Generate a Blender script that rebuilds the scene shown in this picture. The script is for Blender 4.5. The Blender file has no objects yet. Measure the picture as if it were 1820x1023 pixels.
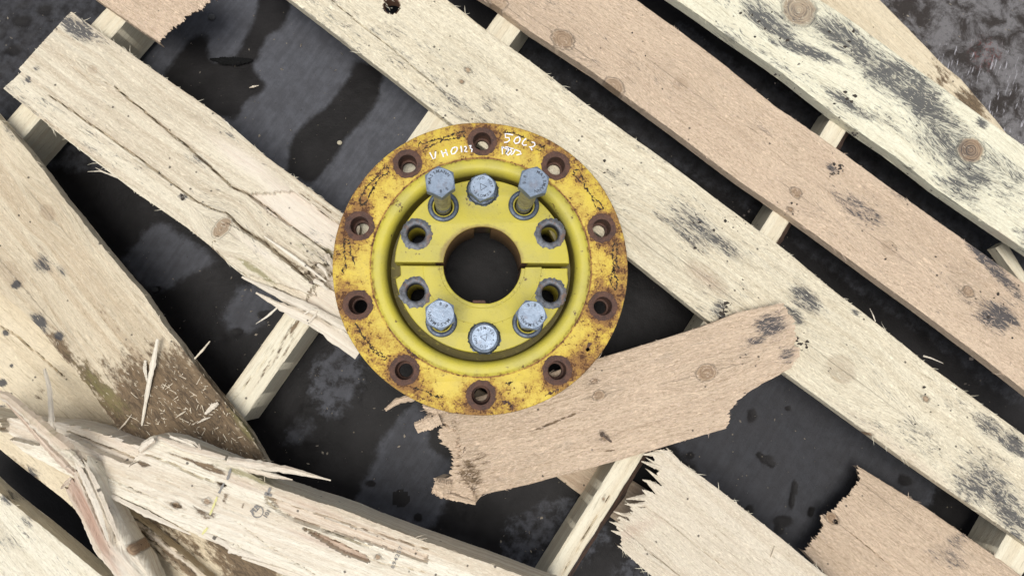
import bpy, bmesh, math, random
import numpy as np
from mathutils import Vector, Matrix
random.seed(7)
R_ = math.radians
scene = bpy.context.scene
COL = scene.collection

# ------------------------------------------------------------------ camera
FPX, CX, CY = 1310.0, 910.0, 511.5
CAM_H = 1.15
u = Vector((70, 138, 1310)).normalized()                 # world up seen from the camera
xc = (Vector((1, 0, 0)) - u * u.x).normalized()
yc = u.cross(xc)
ROT = Matrix((xc, yc, u))
cam_data = bpy.data.cameras.new('camera')
cam_data.sensor_fit = 'HORIZONTAL'; cam_data.sensor_width = 36
cam_data.lens = 36 * FPX / 1820
cam_data.clip_start = .01; cam_data.clip_end = 100
cam = bpy.data.objects.new('camera', cam_data); COL.objects.link(cam)
cam.matrix_world = Matrix.Translation((0, 0, CAM_H)) @ ROT.to_4x4()
scene.camera = cam

# ------------------------------------------------------------------ light
SUN_EL, SUN_AZ = R_(80), R_(215)                         # azimuth: compass, 0 = +Y, clockwise
world = bpy.data.worlds.new('World'); scene.world = world; world.use_nodes = True
wn = world.node_tree; wn.nodes.clear()
sky = wn.nodes.new('ShaderNodeTexSky'); sky.sky_type = 'NISHITA'; sky.sun_disc = False
sky.sun_elevation = SUN_EL; sky.sun_rotation = SUN_AZ
sky.dust_density = 4.0; sky.air_density = 1.0; sky.ozone_density = 1.0
hs = wn.nodes.new('ShaderNodeHueSaturation'); hs.inputs['Saturation'].default_value = .38
bg = wn.nodes.new('ShaderNodeBackground'); bg.inputs['Strength'].default_value = .10
wo = wn.nodes.new('ShaderNodeOutputWorld')
wn.links.new(sky.outputs[0], hs.inputs['Color']); wn.links.new(hs.outputs[0], bg.inputs[0]); wn.links.new(bg.outputs[0], wo.inputs[0])
sd = bpy.data.lights.new('sun', 'SUN'); sd.energy = 1.9; sd.angle = R_(32); sd.color = (1, .972, .92)
sun = bpy.data.objects.new('sun', sd); COL.objects.link(sun)
sdir = Vector((math.sin(SUN_AZ) * math.cos(SUN_EL), math.cos(SUN_AZ) * math.cos(SUN_EL), math.sin(SUN_EL)))
sun.rotation_euler = sdir.to_track_quat('Z', 'Y').to_euler(); sun.location = sdir * 4
vs = scene.view_settings
vs.view_transform = 'Standard'; vs.look = 'None'; vs.gamma = 1; vs.exposure = 0.36

# ------------------------------------------------------------------ pixel -> place
RN = np.array(ROT)
C0 = np.array((0, 0, CAM_H))
def at(px, py, z):
    """point of the place seen at (px, py) of the photograph, on the level z or plane (a, b, c): z = a + b x + c y"""
    d = RN @ np.array(((px - CX) / FPX, -(py - CY) / FPX, -1.0))
    a, b, c = z if isinstance(z, (tuple, list)) else (z, 0.0, 0.0)
    t = (a - CAM_H) / (d[2] - b * d[0] - c * d[1])
    return C0 + t * d
def plane3(p, q, r):
    P, Q, S = (at(*k) for k in (p, q, r))
    n = np.cross(Q - P, S - P)
    b, c = -n[0] / n[2], -n[1] / n[2]
    return (P[2] - b * P[0] - c * P[1], b, c)
def shift(z, dz):
    return (z[0] + dz, z[1], z[2]) if isinstance(z, (tuple, list)) else z + dz
def proj(P):
    """photograph pixel of world points P (n,3)"""
    q = (np.asarray(P) - C0) @ RN
    return CX + FPX * q[:, 0] / -q[:, 2], CY - FPX * q[:, 1] / -q[:, 2]

# ------------------------------------------------------------------ numpy noise
def vnoise(x, y, seed=0):
    xi = np.floor(x).astype(np.int64); yi = np.floor(y).astype(np.int64)
    fx = x - xi; fy = y - yi
    fx = fx * fx * (3 - 2 * fx); fy = fy * fy * (3 - 2 * fy)
    def h(a, b):
        n = (a * 374761393 + b * 668265263 + seed * 982451653) & 0x7fffffff
        n = ((n ^ (n >> 13)) * 1274126177) & 0x7fffffff
        n = (n ^ (n >> 16)) & 0xffff
        return n / 65535.0
    return (h(xi, yi) * (1 - fx) + h(xi + 1, yi) * fx) * (1 - fy) + (h(xi, yi + 1) * (1 - fx) + h(xi + 1, yi + 1) * fx) * fy
def fbm(x, y, seed=0, o=4):
    s = 0; a = .5
    for k in range(o):
        s = s + a * vnoise(x * 2 ** k, y * 2 ** k, seed + k * 17); a *= .5
    return s / (1 - .5 ** o)
def in_poly(x, y, poly):
    r = np.zeros(x.shape, bool); n = len(poly)
    for i in range(n):
        x0, y0 = poly[i]; x1, y1 = poly[i - 1]
        if y0 == y1: continue
        c = ((y0 > y) != (y1 > y)) & (x < (x1 - x0) * (y - y0) / (y1 - y0) + x0)
        r ^= c
    return r
def seg_dist(x, y, pts):
    d = np.full(x.shape, 1e9); tt = np.zeros(x.shape); n = len(pts) - 1
    for i in range(n):
        ax, ay = pts[i]; bx, by = pts[i + 1]
        L = (bx - ax) ** 2 + (by - ay) ** 2 + 1e-12
        t = np.clip(((x - ax) * (bx - ax) + (y - ay) * (by - ay)) / L, 0, 1)
        e = np.hypot(x - ax - t * (bx - ax), y - ay - t * (by - ay))
        m = e < d
        d = np.where(m, e, d); tt = np.where(m, (i + t) / n, tt)
    return d, tt
def sstep(a, b, x):
    t = np.clip((x - a) / (b - a), 0, 1); return t * t * (3 - 2 * t)

# ------------------------------------------------------------------ scene helpers
def tag(o, label=None, cat=None, group=None, kind=None):
    if label: o['label'] = label
    if cat: o['category'] = cat
    if group: o['group'] = group
    if kind: o['kind'] = kind
    return o
def link(o, parent=None):
    COL.objects.link(o)
    if parent is not None: o.parent = parent
    return o
def empty(name, loc):
    o = bpy.data.objects.new(name, None); o.location = loc; o.empty_display_size = .05
    COL.objects.link(o); return o
def mesh_np(name, V, F4=None, mats=(), F3=None, smooth=True, sharp=40):
    me = bpy.data.meshes.new(name)
    V = np.asarray(V, np.float32)
    n4 = 0 if F4 is None else len(F4); n3 = 0 if F3 is None else len(F3)
    me.vertices.add(len(V)); me.vertices.foreach_set('co', V.ravel())
    loops = []
    if n4: loops.append(np.asarray(F4, np.int32).ravel())
    if n3: loops.append(np.asarray(F3, np.int32).ravel())
    loops = np.concatenate(loops)
    me.loops.add(len(loops)); me.loops.foreach_set('vertex_index', loops)
    me.polygons.add(n4 + n3)
    st = np.concatenate([np.arange(n4) * 4, n4 * 4 + np.arange(n3) * 3]).astype(np.int32)
    me.polygons.foreach_set('loop_start', st)
    me.polygons.foreach_set('use_smooth', np.full(n4 + n3, smooth))
    for m in mats: me.materials.append(m)
    me.update(calc_edges=True)
    if smooth and sharp: me.set_sharp_from_angle(angle=R_(sharp))
    return me
def set_attr(me, name, A):
    a = me.attributes.new(name, 'FLOAT_VECTOR', 'POINT')
    a.data.foreach_set('vector', np.asarray(A, np.float32).ravel())

# ------------------------------------------------------------------ node helper
class NT:
    def __init__(s, name):
        s.mat = bpy.data.materials.new(name); s.mat.use_nodes = True
        s.t = s.mat.node_tree; s.t.nodes.clear()
        s.out = s.t.nodes.new('ShaderNodeOutputMaterial'); s.b = s.t.nodes.new('ShaderNodeBsdfPrincipled')
        s.t.links.new(s.b.outputs[0], s.out.inputs[0])
    def set(s, inp, v):
        if isinstance(v, bpy.types.NodeSocket): s.t.links.new(v, inp)
        elif isinstance(v, (tuple, list)) and inp.type == 'RGBA' and len(v) == 3: inp.default_value = (*v, 1)
        else: inp.default_value = v
    def P(s, **k):
        for a, v in k.items(): s.set(s.b.inputs[a.replace('_', ' ')], v)
    def m(s, op, a, b=None, c=None, clamp=False):
        n = s.t.nodes.new('ShaderNodeMath'); n.operation = op; n.use_clamp = clamp
        s.set(n.inputs[0], a)
        if b is not None: s.set(n.inputs[1], b)
        if c is not None: s.set(n.inputs[2], c)
        return n.outputs[0]
    def vm(s, op, a, b=None):
        n = s.t.nodes.new('ShaderNodeVectorMath'); n.operation = op
        s.set(n.inputs[0], a)
        if b is not None: s.set(n.inputs[1], b)
        return n.outputs[1] if op in ('LENGTH', 'DISTANCE') else n.outputs[0]
    def sm(s, x, a, b):                                   # smoothstep
        n = s.t.nodes.new('ShaderNodeMapRange'); n.interpolation_type = 'SMOOTHSTEP'
        s.set(n.inputs[0], x); s.set(n.inputs[1], a); s.set(n.inputs[2], b); n.inputs[3].default_value = 0; n.inputs[4].default_value = 1
        return n.outputs[0]
    def mix(s, f, a, b, mode='MIX'):
        n = s.t.nodes.new('ShaderNodeMix'); n.data_type = 'RGBA'; n.blend_type = mode
        s.set(n.inputs[0], f); s.set(n.inputs[6], a); s.set(n.inputs[7], b)
        return n.outputs[2]
    def noise(s, vec, scale=1, detail=3, rough=.55, dist=0, col=False):
        n = s.t.nodes.new('ShaderNodeTexNoise')
        s.set(n.inputs['Vector'], vec); n.inputs['Scale'].default_value = scale
        n.inputs['Detail'].default_value = detail; n.inputs['Roughness'].default_value = rough; n.inputs['Distortion'].default_value = dist
        return n.outputs[1] if col else n.outputs[0]
    def vor(s, vec, scale=1, feature='F1', out=0):
        n = s.t.nodes.new('ShaderNodeTexVoronoi'); n.feature = feature
        s.set(n.inputs['Vector'], vec); n.inputs['Scale'].default_value = scale
        return n.outputs[out]
    def attr(s, name):
        n = s.t.nodes.new('ShaderNodeAttribute'); n.attribute_name = name; return n.outputs['Vector']
    def sep(s, v):
        n = s.t.nodes.new('ShaderNodeSeparateXYZ'); s.set(n.inputs[0], v); return n.outputs
    def com(s, x, y, z):
        n = s.t.nodes.new('ShaderNodeCombineXYZ')
        for i, q in enumerate((x, y, z)): s.set(n.inputs[i], q)
        return n.outputs[0]
    def obj(s):
        return s.t.nodes.new('ShaderNodeTexCoord').outputs['Object']
    def geo(s, k):
        return s.t.nodes.new('ShaderNodeNewGeometry').outputs[k]
    def bump(s, h, dist=.001, strength=1, normal=None):
        n = s.t.nodes.new('ShaderNodeBump'); n.inputs['Strength'].default_value = strength; n.inputs['Distance'].default_value = dist
        s.set(n.inputs['Height'], h)
        if normal is not None: s.set(n.inputs['Normal'], normal)
        return n.outputs[0]

# ------------------------------------------------------------------ wood
def wood_mat(name, base, grain, gs=1.0, fuzz=.5, speck=.5, tone=.12, bump=1.0, ring=70):
    n = NT(name)
    g = n.attr('gr'); A = n.sep(n.attr('m1')); B = n.sep(n.attr('m2'))
    def sc(x, y, z=1): return n.vm('MULTIPLY', g, (x, y, z))
    big = n.noise(sc(4, 14), 1, 4, .6)
    rings = n.noise(sc(1.6, ring), 1, 3, .6, .25)
    rings2 = n.noise(sc(3.5, ring * 3.0), 1, 3, .65)
    fib = n.noise(sc(26, 360), 1, 5, .74)
    hair = n.noise(sc(75, 250), 1, 3, .68, 1.6)
    blot = n.noise(sc(60, 160), 1, 4, .7)
    soft = n.noise(sc(9, 55), 1, 4, .65, .4)
    dark = tuple(q * f for q, f in zip(base, (.60, .56, .50))); light = tuple(min(.88, q * 1.28) for q in base)
    c = n.mix(n.m('MULTIPLY', n.sm(rings, .42, .66), .8 * gs, clamp=True), base, grain)
    c = n.mix(n.m('MULTIPLY', n.sm(rings2, .52, .7), .55 * gs, clamp=True), c, grain)
    c = n.mix(n.m('MULTIPLY', n.sm(big, .48, .72), tone * 3), c, dark)
    c = n.mix(n.m('MULTIPLY', n.sm(soft, .50, .74), .40), c, grain)
    c = n.mix(n.m('MULTIPLY', n.sm(fib, .54, .66), .72), c, dark)
    c = n.mix(n.m('MULTIPLY', n.sm(hair, .55, .68), fuzz * .9), c, light)
    c = n.mix(n.m('MULTIPLY', n.sm(hair, .42, .31), fuzz * .75), c, dark)
    gr1 = n.noise(sc(28, 95), 1, 6, .78, .8)
    c = n.mix(n.m('MULTIPLY', n.sm(n.m('ADD', gr1, n.m('MULTIPLY', n.m('SUBTRACT', big, .5), .5)), .55, .72), .24 * min(1.3, speck)), c, (.20, .185, .165))
    fine = n.noise(sc(170, 520), 1, 2, .7)
    c = n.mix(n.m('MULTIPLY', n.sm(fine, .52, .70), .55 * fuzz), c, dark); c = n.mix(n.m('MULTIPLY', n.sm(fine, .47, .32), .55 * fuzz), c, light)
    # fresh torn wood
    fresh = n.mix(n.m('MULTIPLY', n.sm(rings2, .4, .7), .4), (.70, .63, .53), (.56, .43, .34))
    c = n.mix(n.m('MULTIPLY', B[1], .9, clamp=True), c, fresh)
    c = n.mix(n.m('MULTIPLY', B[2], .8, clamp=True), c, n.mix(n.sm(rings2, .35, .7), (.50, .36, .28), (.36, .22, .16)))
    # knots
    kr = n.m('SINE', n.m('ADD', n.m('MULTIPLY', n.sep(g)[1], 1100), n.m('MULTIPLY', blot, 9)))
    kc = n.mix(n.sm(n.m('ADD', n.m('MULTIPLY', kr, .45), n.m('MULTIPLY', n.m('SUBTRACT', hair, .5), 3.5)), -.9, 1.0), (.37, .265, .17), (.20, .125, .075))
    kc = n.mix(n.m('MULTIPLY', n.sm(hair, .5, .68), .5), kc, (.42, .30, .2))
    c = n.mix(n.sm(n.m('ADD', B[0], n.m('MULTIPLY', n.m('SUBTRACT', blot, .5), .35)), .2, 1.0), c, kc)
    # dirt, moss, mould (worn into the grain)
    dm = n.sm(n.m('ADD', n.m('MULTIPLY', A[1], 1.15), n.m('MULTIPLY', n.m('SUBTRACT', blot, .5), 1.9)), .3, .75)
    c = n.mix(n.m('MULTIPLY', dm, .93), c, n.mix(n.sm(hair, .4, .65), n.mix(n.sm(gr1, .45, .62), (.060, .037, .02), (.20, .135, .075)), (.15, .10, .055)))
    mo = n.sm(n.m('ADD', A[2], n.m('MULTIPLY', n.m('SUBTRACT', blot, .5), 1.5)), .3, .9)
    c = n.mix(n.m('MULTIPLY', mo, .75), c, (.21, .19, .075))
    mn = n.noise(sc(48, 190), 1, 6, .78, 1.3)
    mn2 = n.noise(sc(12, 46), 1, 4, .65, .5)
    mm = n.m('ADD', n.m('MULTIPLY', A[0], 1.05), n.m('ADD', n.m('MULTIPLY', n.m('SUBTRACT', mn, .5), 4.2), n.m('MULTIPLY', n.m('SUBTRACT', mn2, .5), 1.2)))
    ms = n.m('ADD', n.m('MULTIPLY', n.m('MULTIPLY', n.sm(mm, .42, 1.05), n.sm(A[0], .02, .25)), .85), n.m('MULTIPLY', n.sm(n.m('ADD', A[0], n.m('MULTIPLY', n.m('SUBTRACT', mn2, .5), 1.4)), .25, 1.1), .5), clamp=True)
    c = n.mix(n.m('MULTIPLY', ms, .9), c, n.mix(mn2, (.060, .065, .078), (.030, .031, .038)))
    # specks of dirt
    v = n.vor(sc(120, 120), 1, out=0); vc = n.vor(sc(120, 120), 1, out=1)
    pick = n.m('MULTIPLY', n.m('GREATER_THAN', n.sep(vc)[0], 1 - .075 * speck), n.m('GREATER_THAN', n.noise(sc(9, 9), 1, 2), .47))
    sp = n.m('MULTIPLY', pick, n.sm(n.m('ADD', v, n.m('MULTIPLY', fib, .25)), .40, .26))
    c = n.mix(n.m('MULTIPLY', sp, .85), c, (.05, .04, .032))
    n.P(Base_Color=c, Roughness=.78, Specular_IOR_Level=.3)
    h = n.m('ADD', n.m('MULTIPLY', fib, .55), n.m('ADD', n.m('MULTIPLY', hair, .9), n.m('MULTIPLY', rings2, .5)))
    n.P(Normal=n.bump(h, .0017 * bump, 1.0))
    return n.mat
W = {
 'pale':   wood_mat('pale sawn pine', (.68, .62, .475), (.54, .46, .325), .6, .85, .9, .06, 1.3),
 'white':  wood_mat('whitish sawn pine', (.73, .70, .545), (.58, .53, .385), .45, .5, .8, .03),
 'pink':   wood_mat('pinkish sawn wood', (.575, .452, .33), (.45, .335, .24), .5, 1.0, .9, .09, 1.5),
 'beige':  wood_mat('weathered beige pine', (.66, .60, .47), (.46, .375, .27), .9, .55, .8, .07),
 'tan':    wood_mat('tan old board', (.615, .535, .395), (.46, .355, .235), .8, .45, .8, .08, 1.3, 55),
 'cream':  wood_mat('cream board', (.66, .575, .42), (.52, .42, .28), .5, .45, .8, .05),
 'split':  wood_mat('fresh split wood', (.745, .695, .575), (.55, .455, .335), 1.0, .35, .8, .03, 1.0, 100),
 'straw':  wood_mat('straw coloured pine', (.61, .545, .435), (.48, .39, .28), .5, .7, .4, .05),
 'batten': wood_mat('planed pine batten', (.68, .63, .49), (.56, .47, .33), .7, .2, .8, .05, .6),
 'ivory':  wood_mat('ivory speckled board', (.71, .665, .54), (.58, .51, .38), .5, .5, 1.6, .04),
 'brown':  wood_mat('brown weathered wood', (.36, .26, .15), (.18, .11, .06), 1.0, .4, 1, .1, 1.4),
 'pinkold':wood_mat('reddish bottom board', (.50, .40, .29), (.36, .25, .17), .7, .4, .6, .1),
}
def bark_mat():
    n = NT('bark'); g = n.attr('gr')
    a = n.noise(n.vm('MULTIPLY', g, (35, 140, 1)), 1, 5, .7, .6); b = n.noise(n.vm('MULTIPLY', g, (180, 420, 1)), 1, 3, .7)
    c = n.mix(n.sm(a, .38, .66), (.035, .02, .014), (.17, .085, .05)); c = n.mix(n.m('MULTIPLY', n.sm(b, .5, .75), .5), c, (.26, .17, .12))
    n.P(Base_Color=c, Roughness=.9, Normal=n.bump(n.m('ADD', a, n.m('MULTIPLY', b, .3)), .004, .9)); return n.mat
BARK = bark_mat()
def fibre_mat(name, ca, cb):
    n = NT(name); q = n.noise(n.obj(), 300, 2)
    n.P(Base_Color=n.mix(n.sm(q, .35, .65), ca, cb), Roughness=.7); return n.mat
FIB = {'pale': fibre_mat('pale fibres', (.72, .68, .55), (.6, .54, .4)), 'pink': fibre_mat('pinkish fibres', (.66, .53, .42), (.5, .37, .26)),
       'beige': fibre_mat('beige fibres', (.70, .62, .48), (.5, .42, .3)), 'grit': fibre_mat('grey brown grit', (.30, .26, .20), (.10, .09, .08))}

def fibres(bo, d, n_edge, n_top, mat, seed=1, edges='UL', lmax=.016):
    """thin torn fibres along the edges and on the sawn face of a board: one joined part"""
    rg = np.random.default_rng(seed)
    X, Y, Z = d['X'], d['Y'], d['Z']; nu, nv = X.shape[0] - 1, X.shape[1] - 1
    V = []; F = []
    n_edge = int(n_edge * .42); tot = n_edge + n_top
    clump = rg.uniform(0, 1, 26)
    for k in range(tot):
        if k < n_edge:
            i = int(np.clip((rg.choice(clump) + rg.normal(0, .012)) if rg.random() < .45 else rg.random(), 0, 1) * nu)
            e = rg.choice(list(edges)); j = nv if e == 'U' else 0; sg = 1 if e == 'U' else -1
            L = .002 + lmax * .75 * rg.random() ** 5
            ang = sg * rg.uniform(.08, .9) + (math.pi if rg.random() < .35 else 0)
            if math.sin(ang) * sg < 0: ang = -ang
            w = rg.uniform(.00022, .00042); up = rg.uniform(-.003, .003); z0 = -.0015
        else:
            i = int(rg.random() * nu); j = int((.02 + .96 * rg.random()) * nv); L = rg.uniform(.002, .0065)
            ang = rg.normal(0, .35) + (math.pi if rg.random() < .4 else 0); w = rg.uniform(.0002, .00038); up = rg.uniform(.0002, .0012); z0 = .0001
        p = np.array((X[i, j], Y[i, j], Z[i, j] + z0)); t = np.array((math.cos(ang), math.sin(ang), 0)); s = np.array((-t[1], t[0], 0))
        bend = rg.normal(0, .18) * L
        b = len(V)
        for f, ww in ((0, 1), (.5, .8), (1, .25)):
            q = p + t * L * f + s * bend * f * f + np.array((0, 0, up * f * (1.3 - .3 * f)))
            V += [q + s * w * ww, q - s * w * ww]
        F += [(b, b + 1, b + 3, b + 2), (b + 2, b + 3, b + 5, b + 4)]
    me = mesh_np('frayed_fibres', V, F, (mat,), smooth=False)
    o = link(bpy.data.objects.new('frayed_fibres', me), bo); o['kind'] = 'stuff'
    return o

SEED = [0]
def board(name, U, L, z, th, mat, S=None, E=None, rag=(0, 0), du=.003, dv=.0014, parent=None, zU=None, zL=None,
          knots=(), mould=(), dirt=(), moss=(), fresh=(), pink=(), cracks=(), layers=(), holes=(), rough=.0003, edge=.0012,
          wob=.00035, bow=None, side=None, cutout=None, bmould=.0, crk_dirt=.6):
    """a sawn board: outline from its two long edges, real thickness, worn edges, cracks and torn ends"""
    SEED[0] += 1; sd_ = SEED[0] * 131
    zU = shift(z, -th) if zU == 'b' else (z if zU is None else zU); zL = shift(z, -th) if zL == 'b' else (z if zL is None else zL)
    Uw = np.array([at(x, y, zU) for x, y in U]); Lw = np.array([at(x, y, zL) for x, y in L])
    ax = (Uw[-1] - Uw[0])[:2] / np.linalg.norm((Uw[-1] - Uw[0])[:2]) + (Lw[-1] - Lw[0])[:2] / np.linalg.norm((Lw[-1] - Lw[0])[:2])
    th_ = math.atan2(ax[1], ax[0]); ca, sa = math.cos(th_), math.sin(th_)
    O = np.concatenate([Uw, Lw]).mean(0)[:2]
    pl = z if isinstance(z, (tuple, list)) else (z, 0, 0)
    def loc(P):
        P = np.atleast_2d(P)[:, :2] - O
        return np.stack([P[:, 0] * ca + P[:, 1] * sa, -P[:, 0] * sa + P[:, 1] * ca], 1)
    def wl(px, py): return loc(at(px, py, z))[0]
    Ul, Ll = loc(Uw), loc(Lw)
    Ul = Ul[np.argsort(Ul[:, 0])]; Ll = Ll[np.argsort(Ll[:, 0])]
    flip = np.interp(0, Ul[:, 0], Ul[:, 1]) < np.interp(0, Ll[:, 0], Ll[:, 1])
    if flip: Ul, Ll = Ll, Ul
    def ex(P, x):
        y = np.interp(x, P[:, 0], P[:, 1])
        s0 = (P[1, 1] - P[0, 1]) / (P[1, 0] - P[0, 0] + 1e-9); s1 = (P[-1, 1] - P[-2, 1]) / (P[-1, 0] - P[-2, 0] + 1e-9)
        s0, s1 = np.clip((s0, s1), -.6, .6)
        y = np.where(x < P[0, 0], P[0, 1] + s0 * (x - P[0, 0]), y)
        return np.where(x > P[-1, 0], P[-1, 1] + s1 * (x - P[-1, 0]), y)
    def endfun(pts, default):
        if pts is None: return lambda v: np.full(v.shape, default)
        q = np.array([wl(*p) for p in pts]); vv = (q[:, 1] - ex(Ll, q[:, 0])) / (ex(Ul, q[:, 0]) - ex(Ll, q[:, 0]))
        o = np.argsort(vv, kind='stable'); return lambda v: np.interp(v, vv[o], q[o, 0])
    xs0, xe0 = min(Ul[0, 0], Ll[0, 0]), max(Ul[-1, 0], Ll[-1, 0])
    # S / E are given in reading order along +x of the board
    fs, fe = endfun(S, xs0), endfun(E, xe0)
    wid = float(np.mean(ex(Ul, np.linspace(xs0, xe0, 20)) - ex(Ll, np.linspace(xs0, xe0, 20))))
    nu = max(8, int((xe0 - xs0) / du)); nv = max(6, int(wid / dv))
    v = np.linspace(0, 1, nv + 1); t = np.linspace(0, 1, nu + 1)
    def ragn(k):
        yy = v * wid
        a = np.abs(vnoise(yy * 330, yy * 0 + k, sd_ + k) - .5) * 2
        b = vnoise(yy * 1100, yy * 0 + k, sd_ + 5 + k)
        return (a ** 1.6) * .9 + b * .5 - .5
    xs = fs(v) + rag[0] * ragn(1); xe = fe(v) - rag[1] * ragn(2)
    X = xs[None] + t[:, None] * (xe - xs)[None]
    yl, yu = ex(Ll, X), ex(Ul, X)
    yl = yl + wob * (fbm(X * 22, X * 0 + 3, sd_) - .5) * 3 + wob * .8 * (vnoise(X * 260, X * 0, sd_ + 4) - .5)
    yu = yu + wob * (fbm(X * 22, X * 0 + 9, sd_ + 2) - .5) * 3 + wob * .8 * (vnoise(X * 260, X * 0, sd_ + 6) - .5)
    Y = yl + v[None] * (yu - yl)
    Wx = O[0] + X * ca - Y * sa; Wy = O[1] + X * sa + Y * ca
    z0 = pl[0] + pl[1] * O[0] + pl[2] * O[1]
    Z = pl[0] + pl[1] * Wx + pl[2] * Wy - z0
    d_ed = np.minimum(Y - yl, yu - Y)
    Z = Z - edge * np.exp(-d_ed / .0016) * (.6 + .8 * fbm(X * 60, Y * 60, sd_ + 8))
    Z = Z + rough * (fbm(X * 120, Y * 500, sd_ + 9) - .5) * 3 + .0012 * (fbm(X * 9, Y * 25, sd_ + 21, 2) - .5)
    if bow is not None: Z = Z + bow(X, Y, v[None] + 0 * X, t[:, None] + 0 * X)
    m1 = np.zeros(X.shape + (3,)); m2 = np.zeros(X.shape + (3,))
    G = Y.copy()
    sc = float(np.linalg.norm(at(U[0][0] + 1, U[0][1], z) - at(U[0][0], U[0][1], z)))
    for kk in knots:
        kx, ky = wl(kk[0], kk[1]); r = kk[2] * sc; st = kk[3] if len(kk) > 3 else 1.0; asp = kk[4] if len(kk) > 4 else 1.25
        dx, dy = (X - kx) / asp, Y - ky
        dist = np.hypot(dx, dy)
        G = G - np.sign(dy) * r * 1.5 * np.exp(-(dx / (3.2 * r)) ** 2) * np.exp(-np.abs(dy) / (2.6 * r))
        km = sstep(1.15 * r, .75 * r, dist + r * .3 * (fbm(X * 150, Y * 150, sd_ + 31) - .5))
        G = np.where((km > .3) & (st >= .6), dist * 1.6 + 7.0, G)
        m2[..., 0] = np.maximum(m2[..., 0], km * st)
        Z = Z + .0006 * km * st
    def blobs(lst, arr, ch):
        for bb in lst:
            bx, by = wl(bb[0], bb[1]); rx, ry = bb[2] * sc, bb[3] * sc; s = bb[4] if len(bb) > 4 else 1.0
            ang = R_(bb[5]) if len(bb) > 5 else 0
            dx, dy = X - bx, Y - by
            dx, dy = dx * math.cos(ang) + dy * math.sin(ang), -dx * math.sin(ang) + dy * math.cos(ang)
            q = (dx / rx) ** 2 + (dy / ry) ** 2
            arr[..., ch] = np.maximum(arr[..., ch], s * np.exp(-q ** 1.3))
    if bmould: m1[..., 0] = bmould * sstep(.40, .75, fbm(X * 9, Y * 26, sd_ + 71))
    blobs(mould, m1, 0); blobs(dirt, m1, 1); blobs(moss, m1, 2); blobs(fresh, m2, 1); blobs(pink, m2, 2)
    for poly, dz, at_ in layers:
        pp = np.array([wl(*p) for p in poly])
        jx = X + .008 * (vnoise(X * 20, Y * 700, sd_ + 41) - .5); jy = Y + .0025 * (fbm(X * 90, Y * 200, sd_ + 43) - .5)
        mk = in_poly(jx, jy, pp).astype(float)
        Z = Z + dz * mk
        for (arr, ch, val) in at_:
            a_ = m1 if arr == 1 else m2
            a_[..., ch] = np.where(mk > .5, np.maximum(a_[..., ch], val) if val > 0 else 0, a_[..., ch])
    for pts, w0, dep in cracks:
        pp = [tuple(wl(*p)) for p in pts]
        d, tt = seg_dist(X + .004 * (fbm(X * 30, Y * 30, sd_ + 51) - .5), Y + .003 * (fbm(X * 60, Y * 20, sd_ + 52) - .5), pp)
        ww = .72 * w0 * sc * (.25 + .75 * np.sin(np.pi * np.clip(tt, .04, .96))) * .5
        mk = sstep(ww + .0008, ww * .4, d)
        Z = Z - .85 * dep * mk
        m1[..., 1] = np.maximum(m1[..., 1], crk_dirt * mk * sstep(.9, 1.8, np.full(X.shape, w0)))
    for hx, hy, hr in holes:
        bx, by = wl(hx, hy); d = np.hypot(X - bx, Y - by); mk = d < hr * sc
        Z = Z - np.where(mk, min(th, .019), 0); m1[..., 1] = np.maximum(m1[..., 1], np.where(d < hr * sc * 1.04, 1.6, 0))
    nvt = (nu + 1) * (nv + 1)
    idx = np.arange(nvt).reshape(nu + 1, nv + 1)
    Vt = np.stack([X, Y, Z], -1).reshape(-1, 3)
    q = np.stack([idx[:-1, :-1], idx[1:, :-1], idx[1:, 1:], idx[:-1, 1:]], -1)
    if cutout is not None:
        keep = np.ones(q.shape[:2], bool)
        for cx_, cy_, cr_ in cutout:
            bx, by = wl(cx_, cy_)
            keep &= np.hypot((X[:-1, :-1] + X[1:, 1:]) / 2 - bx, (Y[:-1, :-1] + Y[1:, 1:]) / 2 - by) > cr_ * sc
        q = q[keep]
    q = q.reshape(-1, 4)
    loop = np.concatenate([idx[:, 0], idx[-1, 1:], idx[-2::-1, -1], idx[0, -2:0:-1]])
    nb = len(loop)
    zb = (pl[0] + pl[1] * (O[0] + Vt[loop, 0] * ca - Vt[loop, 1] * sa) + pl[2] * (O[1] + Vt[loop, 0] * sa + Vt[loop, 1] * ca) - z0) - th
    if bow is not None:
        tt_ = np.broadcast_to(t[:, None], X.shape).reshape(-1)[loop]; vv_ = np.broadcast_to(v[None], X.shape).reshape(-1)[loop]
        zb = zb + bow(Vt[loop, 0], Vt[loop, 1], vv_, tt_)
    ou = np.zeros(nb); ox = np.zeros(nb); n1 = nu + 1
    ou[:n1] = -th; ou[n1 + nv:n1 + nv + nu] = th
    Vm = Vt[loop].copy(); Vb = Vt[loop].copy(); Vb[:, 2] = zb
    inward = np.zeros(nb)
    if side: inward[n1 + nv - 1:n1 + nv + nu] = side.get('U', 0); inward[:n1] = -side.get('L', 0)
    Vb[:, 1] += inward
    if rag[0]: Vb[n1 + nv + nu - 1:, 0] += .013
    if rag[1]: Vb[n1:n1 + nv - 1, 0] -= .013
    ia = nvt + np.arange(nb); 
    sk = np.stack([loop, ia, np.roll(ia, -1), np.roll(loop, -1)], -1)
    jU = n1 + nv - 1
    nR = max(2, min(26, nu // 8)); rows = [int(round(q_)) for q_ in np.linspace(3, nu - 3, nR)]
    r0 = np.concatenate([[ia[0]], ia[::-1][:nv - 1], [ia[jU + nu]]]); r3 = ia[nu:nu + nv + 1]
    mid = []; extra = []; nx = nvt + nb
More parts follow.
